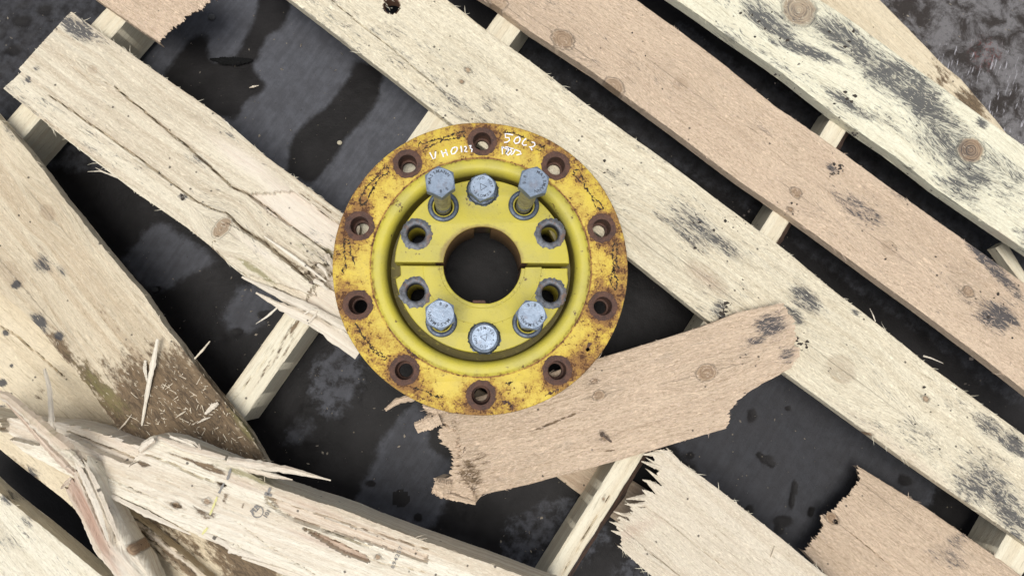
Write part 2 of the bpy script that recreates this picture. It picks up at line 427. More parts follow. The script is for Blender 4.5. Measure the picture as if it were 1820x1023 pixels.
    for ii in rows:
        ids = np.arange(nx, nx + nv + 1); nx += nv + 1; mid.append(ids)
        E_ = np.stack([X[ii], Y[ii], np.interp(v, [0, 1], [zb[ii], zb[jU + nu - ii]])], 1)
        if ii == rows[0] and rag[0]: E_[1:-1, 0] += .014
        if ii == rows[-1] and rag[1]: E_[1:-1, 0] -= .014
        if side: E_[:, 1] += np.interp(v, [0, 1], [inward[ii], inward[jU + nu - ii]])
        extra.append(E_)
    R = [r0] + mid + [r3]
    bt = np.concatenate([np.stack([R[q_][:-1], R[q_][1:], R[q_ + 1][1:], R[q_ + 1][:-1]], -1) for q_ in range(nR + 1)])
    V = np.concatenate([Vt, Vb] + extra); F = np.concatenate([q, sk, bt] if cutout is None else [q, sk])
    gr = np.stack([X, G, np.full(X.shape, SEED[0] * 3.7)], -1).reshape(-1, 3)
    gb = gr[loop].copy(); gb[:, 1] += ou
    me = mesh_np(name, V, F, (mat,), sharp=50)
    nE = nR * (nv + 1); gx = gr.reshape(nu + 1, nv + 1, 3)[rows].reshape(-1, 3)
    set_attr(me, 'gr', np.concatenate([gr, gb, gx]))
    a1 = m1.reshape(-1, 3); a2 = m2.reshape(-1, 3)
    set_attr(me, 'm1', np.concatenate([a1, a1[loop] * .6, np.zeros((nE, 3))])); set_attr(me, 'm2', np.concatenate([a2, a2[loop], np.zeros((nE, 3))]))
    o = bpy.data.objects.new(name, me)
    off = Vector((0, 0, 0)) if parent is None else parent.location
    o.location = Vector((O[0], O[1], z0)) - off; o.rotation_euler = (0, 0, th_)
    link(o, parent)
    info = dict(X=X, Y=Y, Z=Z, wl=wl, O=O, th=th_, z0=z0, sc=sc)
    def height(px, py):
        x, y = wl(px, py); i = np.unravel_index(np.argmin((X - x) ** 2 + (Y - y) ** 2), X.shape); return z0 + Z[i]
    info['height'] = height
    return o, info

def splinter(name, pts, wd, th, mat, parent=None, seed=0, m1v=(0, 0, 0), m2v=(0, 0, 0), tip=.15, n=24, blunt=.9):
    """torn sliver of wood along px points (x, y, z), uneven flat section; wd = width in px at the middle"""
    rg = np.random.default_rng(seed + 11)
    P = np.array([at(*p) for p in pts]); s = np.linspace(0, 1, len(P)); t = np.linspace(0, 1, n + 1)
    C = np.stack([np.interp(t, s, P[:, k]) for k in range(3)], 1)
    C[:, 2] += 0
    for _ in range(2): C[1:-1] = (C[:-2] + 2 * C[1:-1] + C[2:]) / 4
    T = np.gradient(C, axis=0); T /= np.linalg.norm(T, axis=1)[:, None]
    Sx = np.stack([-T[:, 1], T[:, 0], 0 * T[:, 0]], 1); Sx /= np.linalg.norm(Sx, axis=1)[:, None] + 1e-9
    Up = np.cross(T, Sx)
    px = float(np.linalg.norm(at(pts[0][0] + 1, pts[0][1], pts[0][2]) - P[0]))
    if isinstance(wd, (list, tuple)): w = np.interp(t, np.linspace(0, 1, len(wd)), wd) * px / 2
    else: w = wd * px / 2 * np.minimum(1, np.minimum(tip + t * 5, blunt * (1 - t) * 2.2 + .08))
    w = w * (.82 + .36 * rg.random(n + 1))
    hh = np.minimum(th, np.maximum(w * 1.1, .0006))
    O = C.mean(0); ring = []
    prof = ((-1, 0, 0), (-.65, .42, .3), (-.1, .5, .5), (.5, .36, .7), (1, -.05, 1), (.4, -.5, .7), (-.5, -.5, .3))
    k = len(prof); V = []; gr = []
    jit = .12 * rg.normal(0, 1, k)
    for i in range(n + 1):
        for j, (a, b, c) in enumerate(prof):
            b2 = b + (jit[j] + .07 * rg.normal()) * (abs(b) > .1)
            V.append(C[i] - O + Sx[i] * w[i] * a + Up[i] * hh[i] * b2); gr.append((t[i] * np.linalg.norm(P[-1] - P[0]), a * w[i] + b * hh[i], seed * 1.3))
    idx = np.arange((n + 1) * k).reshape(n + 1, k)
    F = np.stack([idx[:-1], np.roll(idx[:-1], -1, 1), np.roll(idx[1:], -1, 1), idx[1:]], -1).reshape(-1, 4)
    cap = [(idx[0, 0], idx[0, a + 1], idx[0, a]) for a in range(1, k - 1)] + [(idx[-1, 0], idx[-1, a], idx[-1, a + 1]) for a in range(1, k - 1)]
    me = mesh_np(name, V, F[:, ::-1], (mat,), F3=cap, sharp=30)
    set_attr(me, 'gr', gr); set_attr(me, 'm1', np.tile(m1v, (len(V), 1))); set_attr(me, 'm2', np.tile(m2v, (len(V), 1)))
    o = bpy.data.objects.new(name, me)
    if parent is None: o.location = O
    else:
        mw = Matrix.Translation(parent.location) @ Matrix.Rotation(parent.rotation_euler.z, 4, 'Z')
        if parent.parent is not None: mw = Matrix.Translation(parent.parent.location) @ mw
        o.matrix_local = mw.inverted() @ Matrix.Translation(O)
    return link(o, parent)

# ------------------------------------------------------------------ the ground
def ground_mat():
    n = NT('dark floor'); p = n.obj(); A = n.sep(n.attr('m1')); B = n.sep(n.attr('m2'))
    st = n.vm('MULTIPLY', n.vm('ADD', p, (0, 0, 0)), (1, 1, 1))
    rot = n.t.nodes.new('ShaderNodeVectorRotate'); rot.rotation_type = 'Z_AXIS'; rot.inputs['Angle'].default_value = R_(-57)
    n.set(rot.inputs['Vector'], p); q = rot.outputs[0]
    streak = n.noise(n.vm('MULTIPLY', q, (14, 130, 1)), 1, 4, .65)
    fine = n.noise(p, 420, 4, .7); mid = n.noise(p, 60, 5, .65); big = n.noise(p, 12, 4, .6)
    e = n.m('ADD', A[0], n.m('MULTIPLY', n.m('SUBTRACT', mid, .5), n.m('ADD', .22, n.m('MULTIPLY', A[1], 1.5))))
    e = n.m('ADD', e, n.m('MULTIPLY', n.m('SUBTRACT', streak, .5), .12))
    dry = n.sm(e, .28, .72)
    wet = n.mix(n.sm(big, .35, .65), (.010, .0092, .0092), (.017, .0158, .016))
    dc = n.mix(n.sm(n.m('ADD', n.m('MULTIPLY', streak, .45), n.m('MULTIPLY', mid, .55)), .38, .66), (.064, .066, .075), (.096, .100, .115))
    dc = n.mix(n.m('MULTIPLY', n.sm(big, .4, .7), .4), dc, (.048, .047, .052))
    c = n.mix(n.m('MULTIPLY', dry, A[2]), wet, dc)
    # rough concrete-like stretch
    cn = n.noise(p, 26, 6, .7, .4); cf = n.noise(p, 150, 5, .75); 
    cc = n.mix(n.sm(cn, .40, .60), (.040, .034, .031), (.165, .158, .160))
    cc = n.mix(n.m('MULTIPLY', n.sm(cf, .52, .7), .6), cc, (.035, .03, .029))
    scr = n.noise(n.vm('MULTIPLY', q, (45, 190, 1)), 1, 3, .6, .3)
    rot2 = n.t.nodes.new('ShaderNodeVectorRotate'); rot2.rotation_type = 'Z_AXIS'; rot2.inputs['Angle'].default_value = R_(-72)
    n.set(rot2.inputs['Vector'], p)
    scr = n.noise(n.vm('MULTIPLY', rot2.outputs[0], (38, 230, 1)), 1, 3, .6, .2)
    cc = n.mix(n.m('MULTIPLY', n.sm(n.m('ADD', scr, n.m('MULTIPLY', B[1], .10)), .68, .78), .8), cc, (.42, .41, .44))
    cc = n.mix(n.m('MULTIPLY', n.m('MULTIPLY', n.sm(cf, .5, .62), B[2]), .35), cc, (.24, .05, .04))
    c = n.mix(n.sm(n.m('ADD', B[0], n.m('MULTIPLY', n.m('SUBTRACT', mid, .5), .5)), .35, .65), c, cc)
    # grit
    v = n.vor(p, 150, out=0); vc = n.sep(n.vor(p, 150, out=1))
    gritm = n.m('MULTIPLY', n.m('GREATER_THAN', vc[0], .955), n.sm(v, .22, .12))
    c = n.mix(n.m('MULTIPLY', gritm, .6), c, n.mix(vc[1], (.02, .02, .02), (.26, .22, .16)))
    c = n.mix(n.m('MULTIPLY', n.sm(fine, .56, .75), .35), c, (.012, .012, .013))
    ro = n.m('SUBTRACT', .70, n.m('MULTIPLY', n.m('SUBTRACT', 1, dry), .22))
    n.P(Base_Color=c, Roughness=ro, Specular_IOR_Level=n.m('ADD', .10, n.m('MULTIPLY', dry, .10)))
    h = n.m('ADD', n.m('MULTIPLY', fine, .25), n.m('ADD', n.m('MULTIPLY', n.m('MULTIPLY', mid, n.m('ADD', .3, n.m('MULTIPLY', A[1], 1.5))), 1.0), n.m('MULTIPLY', streak, .12)))
    h = n.m('ADD', h, n.m('MULTIPLY', n.m('MULTIPLY', cf, B[0]), 1.6))
    n.P(Normal=n.bump(h, .0022, .8))
    return n.mat
def circ_px(x, y, r): return [(x + r * math.cos(k * .2618), y + r * math.sin(k * .2618)) for k in range(24)]
def build_ground():
    xs = np.concatenate([[-6, -3, -1.6, -1.1], np.arange(-.93, .96, .0033), [1.15, 1.6, 3, 6]])
    ys = np.concatenate([[-6, -3, -1.4, -.8], np.arange(-.60, .72, .0033), [.9, 1.5, 3, 6]])
    X, Y = np.meshgrid(xs, ys, indexing='ij')
    px, py = proj(np.stack([X.ravel(), Y.ravel(), 0 * X.ravel()], 1)); px = px.reshape(X.shape); py = py.reshape(X.shape)
    jx = px + 16 * (fbm(X * 16, Y * 16, 3) - .5) * 2 + 5 * (fbm(X * 90, Y * 90, 6) - .5) * 2; jy = py + 16 * (fbm(X * 16, Y * 16, 5) - .5) * 2 + 5 * (fbm(X * 90, Y * 90, 8) - .5) * 2
    dry = np.full(X.shape, .18); mot = np.full(X.shape, .25); amp = np.full(X.shape, 1.0)
    def z5(l): return [(240 + a / 2.557, b / 2.557) for a, b in l]
    def z4(l): return [(a / 2.982, 340 + b / 2.982) for a, b in l]
    def z6(l): return [(430 + a / 2.557, 560 + b / 2.557) for a, b in l]
    def put(poly, d, m, a=1.0):
        k = in_poly(jx, jy, poly); dry[k] = d; mot[k] = m; amp[k] = a
    put([(-80, -80), (420, -80), (420, 60), (200, 300), (-80, 300)], .55, .5, .42)
    put([(300, -60), (620, -60), (860, 220), (860, 500), (560, 440), (240, 160), (280, 60)], 1, .12, .9)
    put(z5([(270, 150), (350, 120), (345, 260), (470, 255), (480, 180), (540, 130), (560, 0), (560, -60), (690, -60), (730, 40), (690, 100), (600, 160), (560, 230), (530, 300), (575, 340), (570, 420), (500, 460), (440, 590), (380, 540), (280, 470), (120, 350), (200, 240)]), 0, .15)
    put(z5([(1000, 250), (1140, 330), (1060, 520), (980, 590), (920, 700), (820, 860), (680, 790), (720, 620), (860, 510), (930, 400), (980, 330)]), 0, .15)
    put(z4([(640, 340), (760, 210), (850, 150), (1130, 330), (1050, 380), (930, 440), (850, 500), (780, 520)]), 1, .1, .62)
    put(z4([(1210, 580), (1310, 470), (1520, 580), (1400, 700), (1280, 770), (1190, 700)]), .85, .35, .62)
    put(z6([(800, 380), (960, 640), (900, 830), (850, 960), (500, 880), (640, 650), (720, 500)]), 1, .12, .5)
    put(z6([(880, 500), (960, 560), (960, 640), (900, 620), (850, 550)]), 0, .1)
    put(z6([(340, 200), (420, 120), (500, 110), (550, 280), (480, 470), (380, 440), (290, 330)]), .62, 1.0, .75)
    put(z6([(190, 530), (270, 430), (310, 500), (240, 610), (180, 580)]), .75, .5, .5)
    put([(890, 920), (1010, 880), (1080, 960), (960, 1060), (880, 1010)], .55, .8, .75)
    put([(1180, 760), (1330, 650), (1480, 660), (1680, 840), (1560, 1040), (1380, 1000)], .8, .45, .36)
    put([(1090, 1000), (1180, 960), (1260, 1080), (1060, 1080)], .55, 1, .6)
    for gap in ([(900, 0), (1900, 640), (1900, 780), (880, 60)], [(1200, 40), (1900, 470), (1900, 560), (1180, 60)]):
        put(gap, .6, .5, .22)
    def blur(a, k):
        for _ in range(2):
            for s in (0, 1):
                c = np.cumsum(np.pad(a, [(k + 1, k) if s == 0 else (0, 0), (k + 1, k) if s == 1 else (0, 0)], mode='edge'), axis=s)
                a = (c[2 * k + 1:] - c[:-2 * k - 1]) / (2 * k + 1) if s == 0 else (c[:, 2 * k + 1:] - c[:, :-2 * k - 1]) / (2 * k + 1)
        return a
    put(circ_px(857, 480, 95), 0, .1, .5)  # ground inside the bore: its deep shade painted in with the wet colour
    dry, mot, amp = blur(dry, 3), blur(mot, 2), blur(amp, 3)
    # drilled mark and other dents
    d = np.hypot(px - 712, py - 885); dry = np.where(d < 16, .0, dry)
    rough = np.zeros(X.shape); Z = np.zeros(X.shape)
    for sx, sy, ra, rb_ in [(1362, 815, 13, 9), (1373, 824, 7, 6), (1352, 806, 7, 5), (1412, 868, 6, 12), (1406, 890, 5, 16), (1392, 925, 16, 10), (1385, 940, 10, 8), (1442, 908, 7, 9), (1608, 853, 13, 10), (1335, 735, 9, 12), (1402, 724, 6, 5), (1330, 905, 8, 8), (1042, 168, 5, 4), (470, 560, 14, 7), (420, 590, 12, 8), (395, 600, 10, 8), (277, 513, 6, 4), (1228, 808, 7, 6), (660, 860, 9, 6), (742, 918, 8, 8), (1650, 60, 30, 12), (1560, 120, 14, 10), (40, 40, 14, 9), (80, 20, 10, 8), (20, 90, 12, 8)]:
        e_ = ((jx * .35 + px * .65 - sx) / ra) ** 2 + ((jy * .35 + py * .65 - sy) / rb_) ** 2; k_ = np.exp(-e_ ** 1.5)
        dry = dry * (1 - k_); Z -= .0018 * k_
    m = sstep(26, 16, seg_dist(px, py, [(520, 790), (575, 730), (620, 700)])[0] * .55)
    Z += .006 * m * (fbm(X * 45, Y * 45, 12) - .35)
    m = sstep(60, 20, np.hypot(px - 810, py - 935)); Z += .008 * m * (fbm(X * 60, Y * 60, 14) - .4)
    m = sstep(160, 60, np.hypot(px - 20, py - 60)); Z += .006 * m * (fbm(X * 50, Y * 50, 15) - .4)
    conc = sstep(-40, 25, (px - 1560) * .66 - (py - 40) * .75 + 40 * (fbm(X * 10, Y * 10, 44) - .5)) * sstep(1380, 1500, px)
    Z += conc * .006 * (fbm(X * 32, Y * 32, 16, 5) - .5)
    Z += .0008 * (fbm(X * 70, Y * 70, 18) - .5) + .002 * (fbm(X * 8, Y * 8, 19) - .5)
    scr = sstep(1500, 1600, px) * sstep(150, 60, np.abs(py - 190)) ; red = sstep(40, 12, np.hypot(px - 1752, py - 95))
    idx = np.arange(X.size).reshape(X.shape)
    F = np.stack([idx[:-1, :-1], idx[1:, :-1], idx[1:, 1:], idx[:-1, 1:]], -1).reshape(-1, 4)
    me = mesh_np('ground', np.stack([X, Y, Z], -1).reshape(-1, 3), F, (ground_mat(),), sharp=0)
    set_attr(me, 'm1', np.stack([dry, mot, amp], -1).reshape(-1, 3)); set_attr(me, 'm2', np.stack([conc, scr, red], -1).reshape(-1, 3))
    o = link(bpy.data.objects.new('ground', me)); tag(o, 'dark damp floor with grey dry patches under the pallet', kind='structure')
build_ground()

# ------------------------------------------------------------------ the pallet
ZD, ZS = .117, .097                                       # top of the deck boards, top of the stringers
pallet = empty('wooden_pallet', at(1100, 420, 0))
tag(pallet, 'broken pale wooden pallet lying on the dark floor under the yellow hub', 'pallet')

def stringer(A, B, wpx, mat, bark=False, z=ZS, h=.079, name='stringer', **k):
    """A, B: px of the middle of the top face at both ends"""
    d = np.array(B, float) - A; d /= np.linalg.norm(d); nn = np.array((-d[1], d[0])) * wpx / 2
    o, info = board(name, [tuple(np.array(A) - nn), tuple(np.array(B) - nn)], [tuple(np.array(A) + nn), tuple(np.array(B) + nn)], z, h, mat, parent=pallet, du=.004, dv=.002, edge=.002, **k)
    return o, info
# stringers, from the left edge of the photo to the right
stringer((246, -20), (-30, 292), 42, W['batten'], h=.085)
stA, iA = stringer((925, 10), (408, 735), 50, W['batten'], h=.085, dirt=[(505, 605, 50, 3.5, .6, 8), (470, 660, 40, 3, .55, 5), (525, 575, 30, 4, .6, 10), (512, 618, 30, 3, .5, 8)], cracks=[([(540, 560), (470, 640), (400, 730)], 1.5, .003)])
stB, iB = stringer((1512, 188), (968, 1055), 36, W['batten'], cracks=[([(1085, 880), (1010, 1000), (995, 1023)], 2.0, .004)], knots=[(1073, 885, 3)])
# the bark edge of that stringer: a rounded waney flank
def bark_edge():
    X = 60; rg = np.random.default_rng(3); V = []; gr = []; k = 9
    a, b = np.array((1512.0, 188)), np.array((968.0, 1055)); d = (b - a) / np.linalg.norm(b - a); nn = np.array((-d[1], d[0]))
    if nn[0] < 0: nn = -nn
    for i in range(241):
        t = i / 240; p = a + (b - a) * t + nn * 18.2
        P = at(p[0], p[1], ZS); Q = at(*(p + nn), ZS); o = (Q - P); o /= np.linalg.norm(o)
        for j in range(k):
            f = j / (k - 1); out = .021 * math.sin(f * 1.45) * (.85 + .5 * fbm(np.array([t * 14.]), np.array([f * 2]), 5)[0]); 
            out += .0022 * (vnoise(np.array([t * 90.]), np.array([f * 5.]), 8)[0] - .5)
            V.append(P + o * out + np.array((0, 0, -.0004 - .078 * f))); gr.append((t * .9, f * .08, 2.2))
    idx = np.arange(len(V)).reshape(-1, k)
    F = np.stack([idx[:-1, :-1], idx[1:, :-1], idx[1:, 1:], idx[:-1, 1:]], -1).reshape(-1, 4)
    Vn = np.array(V); O = np.array(stB.parent.location)
    me = mesh_np('bark_edge', Vn - Vn.mean(0), F, (BARK,), sharp=0); set_attr(me, 'gr', gr)
    ob = bpy.data.objects.new('bark_edge', me)
    mw = Matrix.Translation(stB.parent.location) @ Matrix.Translation(stB.location) @ Matrix.Rotation(stB.rotation_euler.z, 4, 'Z')
    ob.matrix_local = mw.inverted() @ Matrix.Translation(Vn.mean(0)); link(ob, stB)
bark_edge()
stB['label'] = 'stringer with a strip of red brown bark along one flank'
stringer((1850, 905), (1745, 1090), 60, W['batten'], h=.07)

# bottom boards
board('bottom_board', [(850, 690), (1135, 860), (1240, 930)], [(830, 730), (1095, 925), (1180, 990)], .019, .018, W['pinkold'], parent=pallet, edge=.002)
board('bottom_board', [(1495, -45), (1542, 0), (1606, 64), (1663, 124), (1695, 150), (1735, 196), (1775, 245)], [(1370, -40), (1430, 0), (1500, 70), (1600, 165), (1700, 262)], .055, .02, W['cream'], parent=pallet,
      dirt=[(1675, 138, 40, 30, .45), (1725, 190, 40, 30, .8)], zU='b')
board('bottom_board', [(1795, 440), (1826, 490), (1850, 530)], [(1770, 440), (1815, 500), (1835, 535)], .06, .02, W['batten'], parent=pallet)

# top deck
fz = []
o, i = board('deck_board', [(-60, -95), (125, 22), (285, 135), (400, 215), (480, 285), (608, 380), (640, 404)], [(-60, 110), (5, 157), (120, 250), (240, 341), (330, 403), (372, 436), (405, 468), (440, 495), (500, 535), (560, 562), (640, 612)],
    ZD, .02, W['beige'], bmould=.3, S=[(5, 157), (22, 143), (38, 128), (33, 123), (75, 76), (125, 22)], rag=(.0008, 0), parent=pallet, zU='b', du=.0022,
    E=[(640, 612), (622, 596), (640, 400)],
    knots=[(165, 124, 9, .55), (395, 405, 24, .75, .6)],
    mould=[(140, 52, 45, 22, 1.05), (170, 70, 60, 20, .5), (64, 122, 7, 6, .9), (50, 143, 8, 7, .9), (400, 235, 45, 10, .55), (350, 285, 45, 16, .45), (325, 350, 10, 8, 1.0), (560, 450, 50, 14, .5)],
    dirt=[(555, 470, 40, 16, .38), (540, 480, 60, 5, .6), (585, 455, 16, 18, .4)], moss=[(455, 480, 45, 7, .95), (440, 470, 40, 6, .7), (545, 440, 55, 14, .42), (590, 450, 20, 12, .6)],
    fresh=[(440, 290, 75, 16, .95), (500, 340, 60, 16, .8), (540, 365, 60, 14, .8), (600, 560, 90, 16, .8), (475, 455, 70, 7, .7)],
    cracks=[([(205, 155), (265, 205), (330, 258), (372, 295), (410, 330), (435, 342), (470, 365), (505, 392), (560, 432), (590, 455)], 4.5, .009), ([(105, 95), (150, 115), (157, 132), (185, 145), (215, 165)], 1.3, .002),
            ([(85, 168), (140, 205), (215, 258), (300, 320), (345, 355), (380, 372), (402, 378)], 3.2, .007), ([(402, 378), (425, 402), (470, 430), (520, 472), (556, 505)], 6.5, .012), ([(120, 110), (150, 135), (170, 160)], 1.2, .002),
            ([(530, 340), (570, 375), (605, 400)], 2.2, .004), ([(545, 345), (600, 385)], 1.6, .003), ([(30, 170), (120, 245), (230, 328)], 1.4, .002)],
    layers=[([(520, 340), (640, 420), (640, 460), (592, 452), (560, 430), (480, 380), (440, 345)], -.0045, [(2, 1, .9)]),
            ([(558, 508), (592, 478), (594, 520), (640, 600), (640, 640), (560, 590), (500, 545), (470, 520), (490, 512), (540, 535)], -.007, [(2, 1, .75)]),
            ([(375, 440), (402, 395), (470, 435), (556, 505), (560, 525), (480, 500), (430, 485)], .004, []),
            ([(565, 468), (592, 470), (596, 520), (575, 505), (553, 500), (540, 486)], -.012, [(1, 1, .3), (2, 1, .4)])],
    bow=lambda X, Y, v, t: .0)
P1 = o
fibres(o, i, 260, 1100, FIB['pale'], 1)
for k, (pts, w) in enumerate([
    ([(455, 520, .116), (500, 545, .118), (560, 572, .118), (640, 625, .112)], [3, 14, 24, 30]),
    ([(430, 492, .119), (500, 525, .124), (560, 552, .122), (630, 590, .117)], [4, 12, 17, 14]),
    ([(470, 420, .119), (520, 455, .123), (580, 500, .121)], [2, 8, 3]),
    ([(565, 470, .117), (577, 480, .126), (584, 497, .124)], [7, 6, 2]), ([(580, 452, .118), (590, 470, .126), (597, 486, .122)], [10, 8, 3]),
    ([(558, 498, .118), (572, 505, .122), (582, 516, .122)], [9, 7, 2]), ([(540, 558, .124), (556, 548, .128), (572, 552, .124)], [2, 4, 1]), ([(566, 548, .124), (560, 560, .126), (548, 575, .122)], [4, 5, 2])]):
    splinter('torn_strip', pts, w, .006, W['split'], parent=P1, seed=20 + k, m2v=(0, .5, 0))

o, i = board('deck_board', [(735, -45), (795, 0), (860, 50), (935, 103), (1045, 187), (1180, 283), (1300, 373), (1395, 443), (1480, 514), (1560, 575), (1640, 640), (1820, 772), (1870, 808)], [(440, -45), (508, 0), (690, 140), (760, 195), (1115, 462), (1245, 566), (1400, 673), (1590, 810), (1820, 970), (1870, 1005)],
    ZD, .02, W['pale'], parent=pallet, zL='b', bmould=.40, cutout=[(696, 11, 15.5)],
    knots=[(1140, 428, 22, .35), (1255, 495, 26, .45, 2.2), (1495, 655, 26, .5), (1645, 708, 6, .8), (820, 145, 4, 1), (832, 125, 5, .8), (1545, 773, 5, 1)],
    mould=[(810, 180, 60, 16, .6), (780, 110, 120, 30, .36), (1230, 400, 85, 40, .72), (1290, 440, 50, 25, .5), (1430, 530, 40, 20, .8), (1410, 560, 30, 12, .7), (1520, 555, 12, 8, .7), (1275, 548, 14, 20, .8), (1100, 330, 120, 30, .3), (1740, 850, 70, 60, .75, 60), (1790, 900, 40, 90, .8, 70), (1760, 760, 40, 20, .8), (1800, 790, 40, 20, .9), (1700, 720, 40, 20, .4), (1280, 560, 18, 9, 1), (1420, 570, 9, 7, 1), (1330, 380, 12, 8, .9)],
    cracks=[([(590, 0), (650, 50), (700, 90), (790, 165)], 2.5, .004), ([(560, 10), (640, 80)], 1.2, .002)], pink=[(1255, 495, 34, 10, .45), (1600, 800, 110, 10, .3)])
fibres(o, i, 420, 3200, FIB['pale'], 2, lmax=.02); P2, P2i = o, i
o, i = board('deck_board', [(1060, -50), (1132, 0), (1215, 60), (1300, 125), (1380, 190), (1450, 237), (1520, 287), (1600, 345), (1818, 500), (1870, 540)], [(780, -40), (848, 0), (883, 22), (940, 66), (1041, 131), (1175, 229), (1300, 323), (1378, 377), (1512, 474), (1663, 585), (1763, 660), (1820, 705), (1870, 742)],
    ZD, .02, W['pink'], parent=pallet, zL='b', bmould=.3,
    knots=[(1000, 70, 17, .8), (1090, 155, 16, .75), (1210, 148, 14, .5), (1415, 343, 9, .8), (885, 2, 14, .7), (1580, 440, 14, .5), (1720, 518, 9, .8), (1405, 372, 4, 1), (1115, 140, 5, .5)],
    mould=[(1530, 370, 70, 35, .55), (1760, 470, 90, 16, .85, -12), (1775, 560, 40, 34, .95, 40), (1690, 510, 60, 24, .4), (1480, 300, 14, 8, 1.1), (1350, 220, 60, 20, .25), (1800, 430, 50, 18, .6)])
fibres(o, i, 240, 3600, FIB['pink'], 3)
o, i = board('deck_board', [(1390, -45), (1458, 0), (1520, 40), (1596, 97), (1747, 208), (1820, 258), (1870, 294)], [(1105, -45), (1180, 0), (1210, 20), (1277, 67), (1384, 141), (1472, 211), (1579, 285), (1649, 340), (1713, 384), (1820, 456), (1880, 498)],
    ZD, .02, W['white'], parent=pallet, zL='b', bmould=.5,
    knots=[(1420, 18, 30, .75, 1.1), (1725, 267, 24, .9, 1.0)],
    mould=[(1375, 45, 80, 22, .95), (1430, 90, 75, 14, 1.0, 18), (1520, 80, 110, 34, .92), (1600, 150, 120, 44, 1.0), (1650, 200, 120, 40, .72), (1690, 260, 90, 50, .75), (1720, 320, 60, 50, .8, 50), (1640, 190, 60, 30, .9), (1500, 180, 60, 12, .75), (1300, 60, 60, 18, .55), (1350, 10, 80, 20, .6), (1745, 218, 14, 10, .9), (1560, 210, 90, 12, .5), (1790, 350, 40, 40, .4)],
    pink=[(1790, 425, 40, 4, 1)], cracks=[([(1770, 412), (1800, 430), (1816, 446)], 6, .008)])
fibres(o, i, 120, 900, FIB['pale'], 4)
# torn stubs still nailed on
o, i = board('deck_board', [(285, -80), (340, -40), (390, 0), (420, 30)], [(90, -60), (174, 0), (211, 26), (250, 53), (285, 76)], ZD, .02, W['pink'], parent=pallet, E=[(285, 76), (293, 64), (303, 55), (322, 40), (340, 26), (362, 13), (376, 0), (400, -20)], rag=(0, .006), mould=[(270, 50, 30, 14, .2)], dv=.0011)
fibres(o, i, 60, 1300, FIB['pink'], 5); P6 = o
o, i = board('deck_board', [(1150, 770), (1188, 797), (1210, 820), (1277, 868), (1391, 958), (1465, 1019), (1520, 1065)], [(1060, 945), (1101, 972), (1115, 985), (1158, 1023), (1200, 1058)], ZD, .02, W['straw'], parent=pallet, dv=.0010, du=.0022,
    S=[(1101, 972), (1106, 955), (1094, 930), (1118, 925), (1096, 915), (1122, 900), (1142, 905), (1112, 890), (1148, 885), (1140, 868), (1166, 878), (1150, 858), (1176, 862), (1168, 845), (1140, 828), (1174, 836), (1160, 818), (1142, 808), (1165, 800), (1188, 797)], rag=(.008, 0),
    pink=[(1128, 940, 46, 12, .42, 60)], knots=[(1125, 955, 14, .35, 2.2)], cracks=[([(1150, 900), (1240, 970), (1290, 1010)], 1.4, .002), ([(1145, 975), (1220, 1030)], 1.5, .003)])
fibres(o, i, 260, 1400, FIB['pale'], 6, lmax=.014)
for k, (pts, w) in enumerate([([(1182, 806, .113), (1165, 806, .117), (1143, 807, .115)], [16, 10, 2]), ([(1180, 832, .113), (1160, 826, .117), (1140, 819, .116)], [14, 8, 2]), ([(1172, 868, .113), (1155, 856, .117), (1142, 852, .117)], [12, 7, 2]),
        ([(1160, 882, .113), (1135, 884, .117), (1113, 886, .117)], [14, 8, 2]), ([(1150, 895, .113), (1128, 897, .117), (1110, 895, .117)], [10, 6, 1]), ([(1128, 915, .113), (1108, 914, .117), (1090, 908, .117)], [12, 6, 1]), ([(1122, 935, .113), (1100, 932, .117), (1083, 926, .117)], [12, 7, 1]), ([(1116, 950, .113), (1098, 946, .117), (1086, 942, .117)], [9, 6, 1])]):
    splinter('torn_tooth', pts, w, .005, W['straw'], parent=o, seed=60 + k)
o, i = board('deck_board', [(1490, 800), (1522, 826), (1590, 868), (1646, 901), (1727, 958), (1780, 995), (1840, 1042)], [(1400, 958), (1428, 978), (1445, 995), (1472, 1023), (1520, 1062)], plane3((1800, 1020, .105), (1450, 950, .040), (1389, 1029, .040)), .02, W['pink'], parent=pallet, dv=.0011,
    S=[(1428, 978), (1441, 965), (1452, 950), (1462, 938), (1458, 918), (1480, 904), (1488, 898), (1505, 881), (1524, 858), (1527, 840), (1522, 826)], rag=(.006, 0), cutout=[(1484, 926, 4.5)],
    knots=[(1478, 920, 10, .9), (1560, 880, 7, .3, 4)], mould=[(1700, 960, 60, 14, .6, 60), (1690, 990, 40, 40, .5)], cracks=[([(1510, 945), (1590, 1010)], 1.6, .003)])
fibres(o, i, 120, 1400, FIB['pink'], 7)

for o, l in zip([c for c in pallet.children if c.name.startswith('deck_board')], ['pale weathered deck board broken off beside the hub, with long cracks', 'long pale deck board with a round knot hole, passing behind the hub', 'pinkish sawn deck board', 'whitish deck board with blue grey mould', 'short pinkish stub at the top left', 'straw coloured stub with a jagged toothed end', 'pinkish stub with torn end and a knot hole at lower right']): o['label'] = l
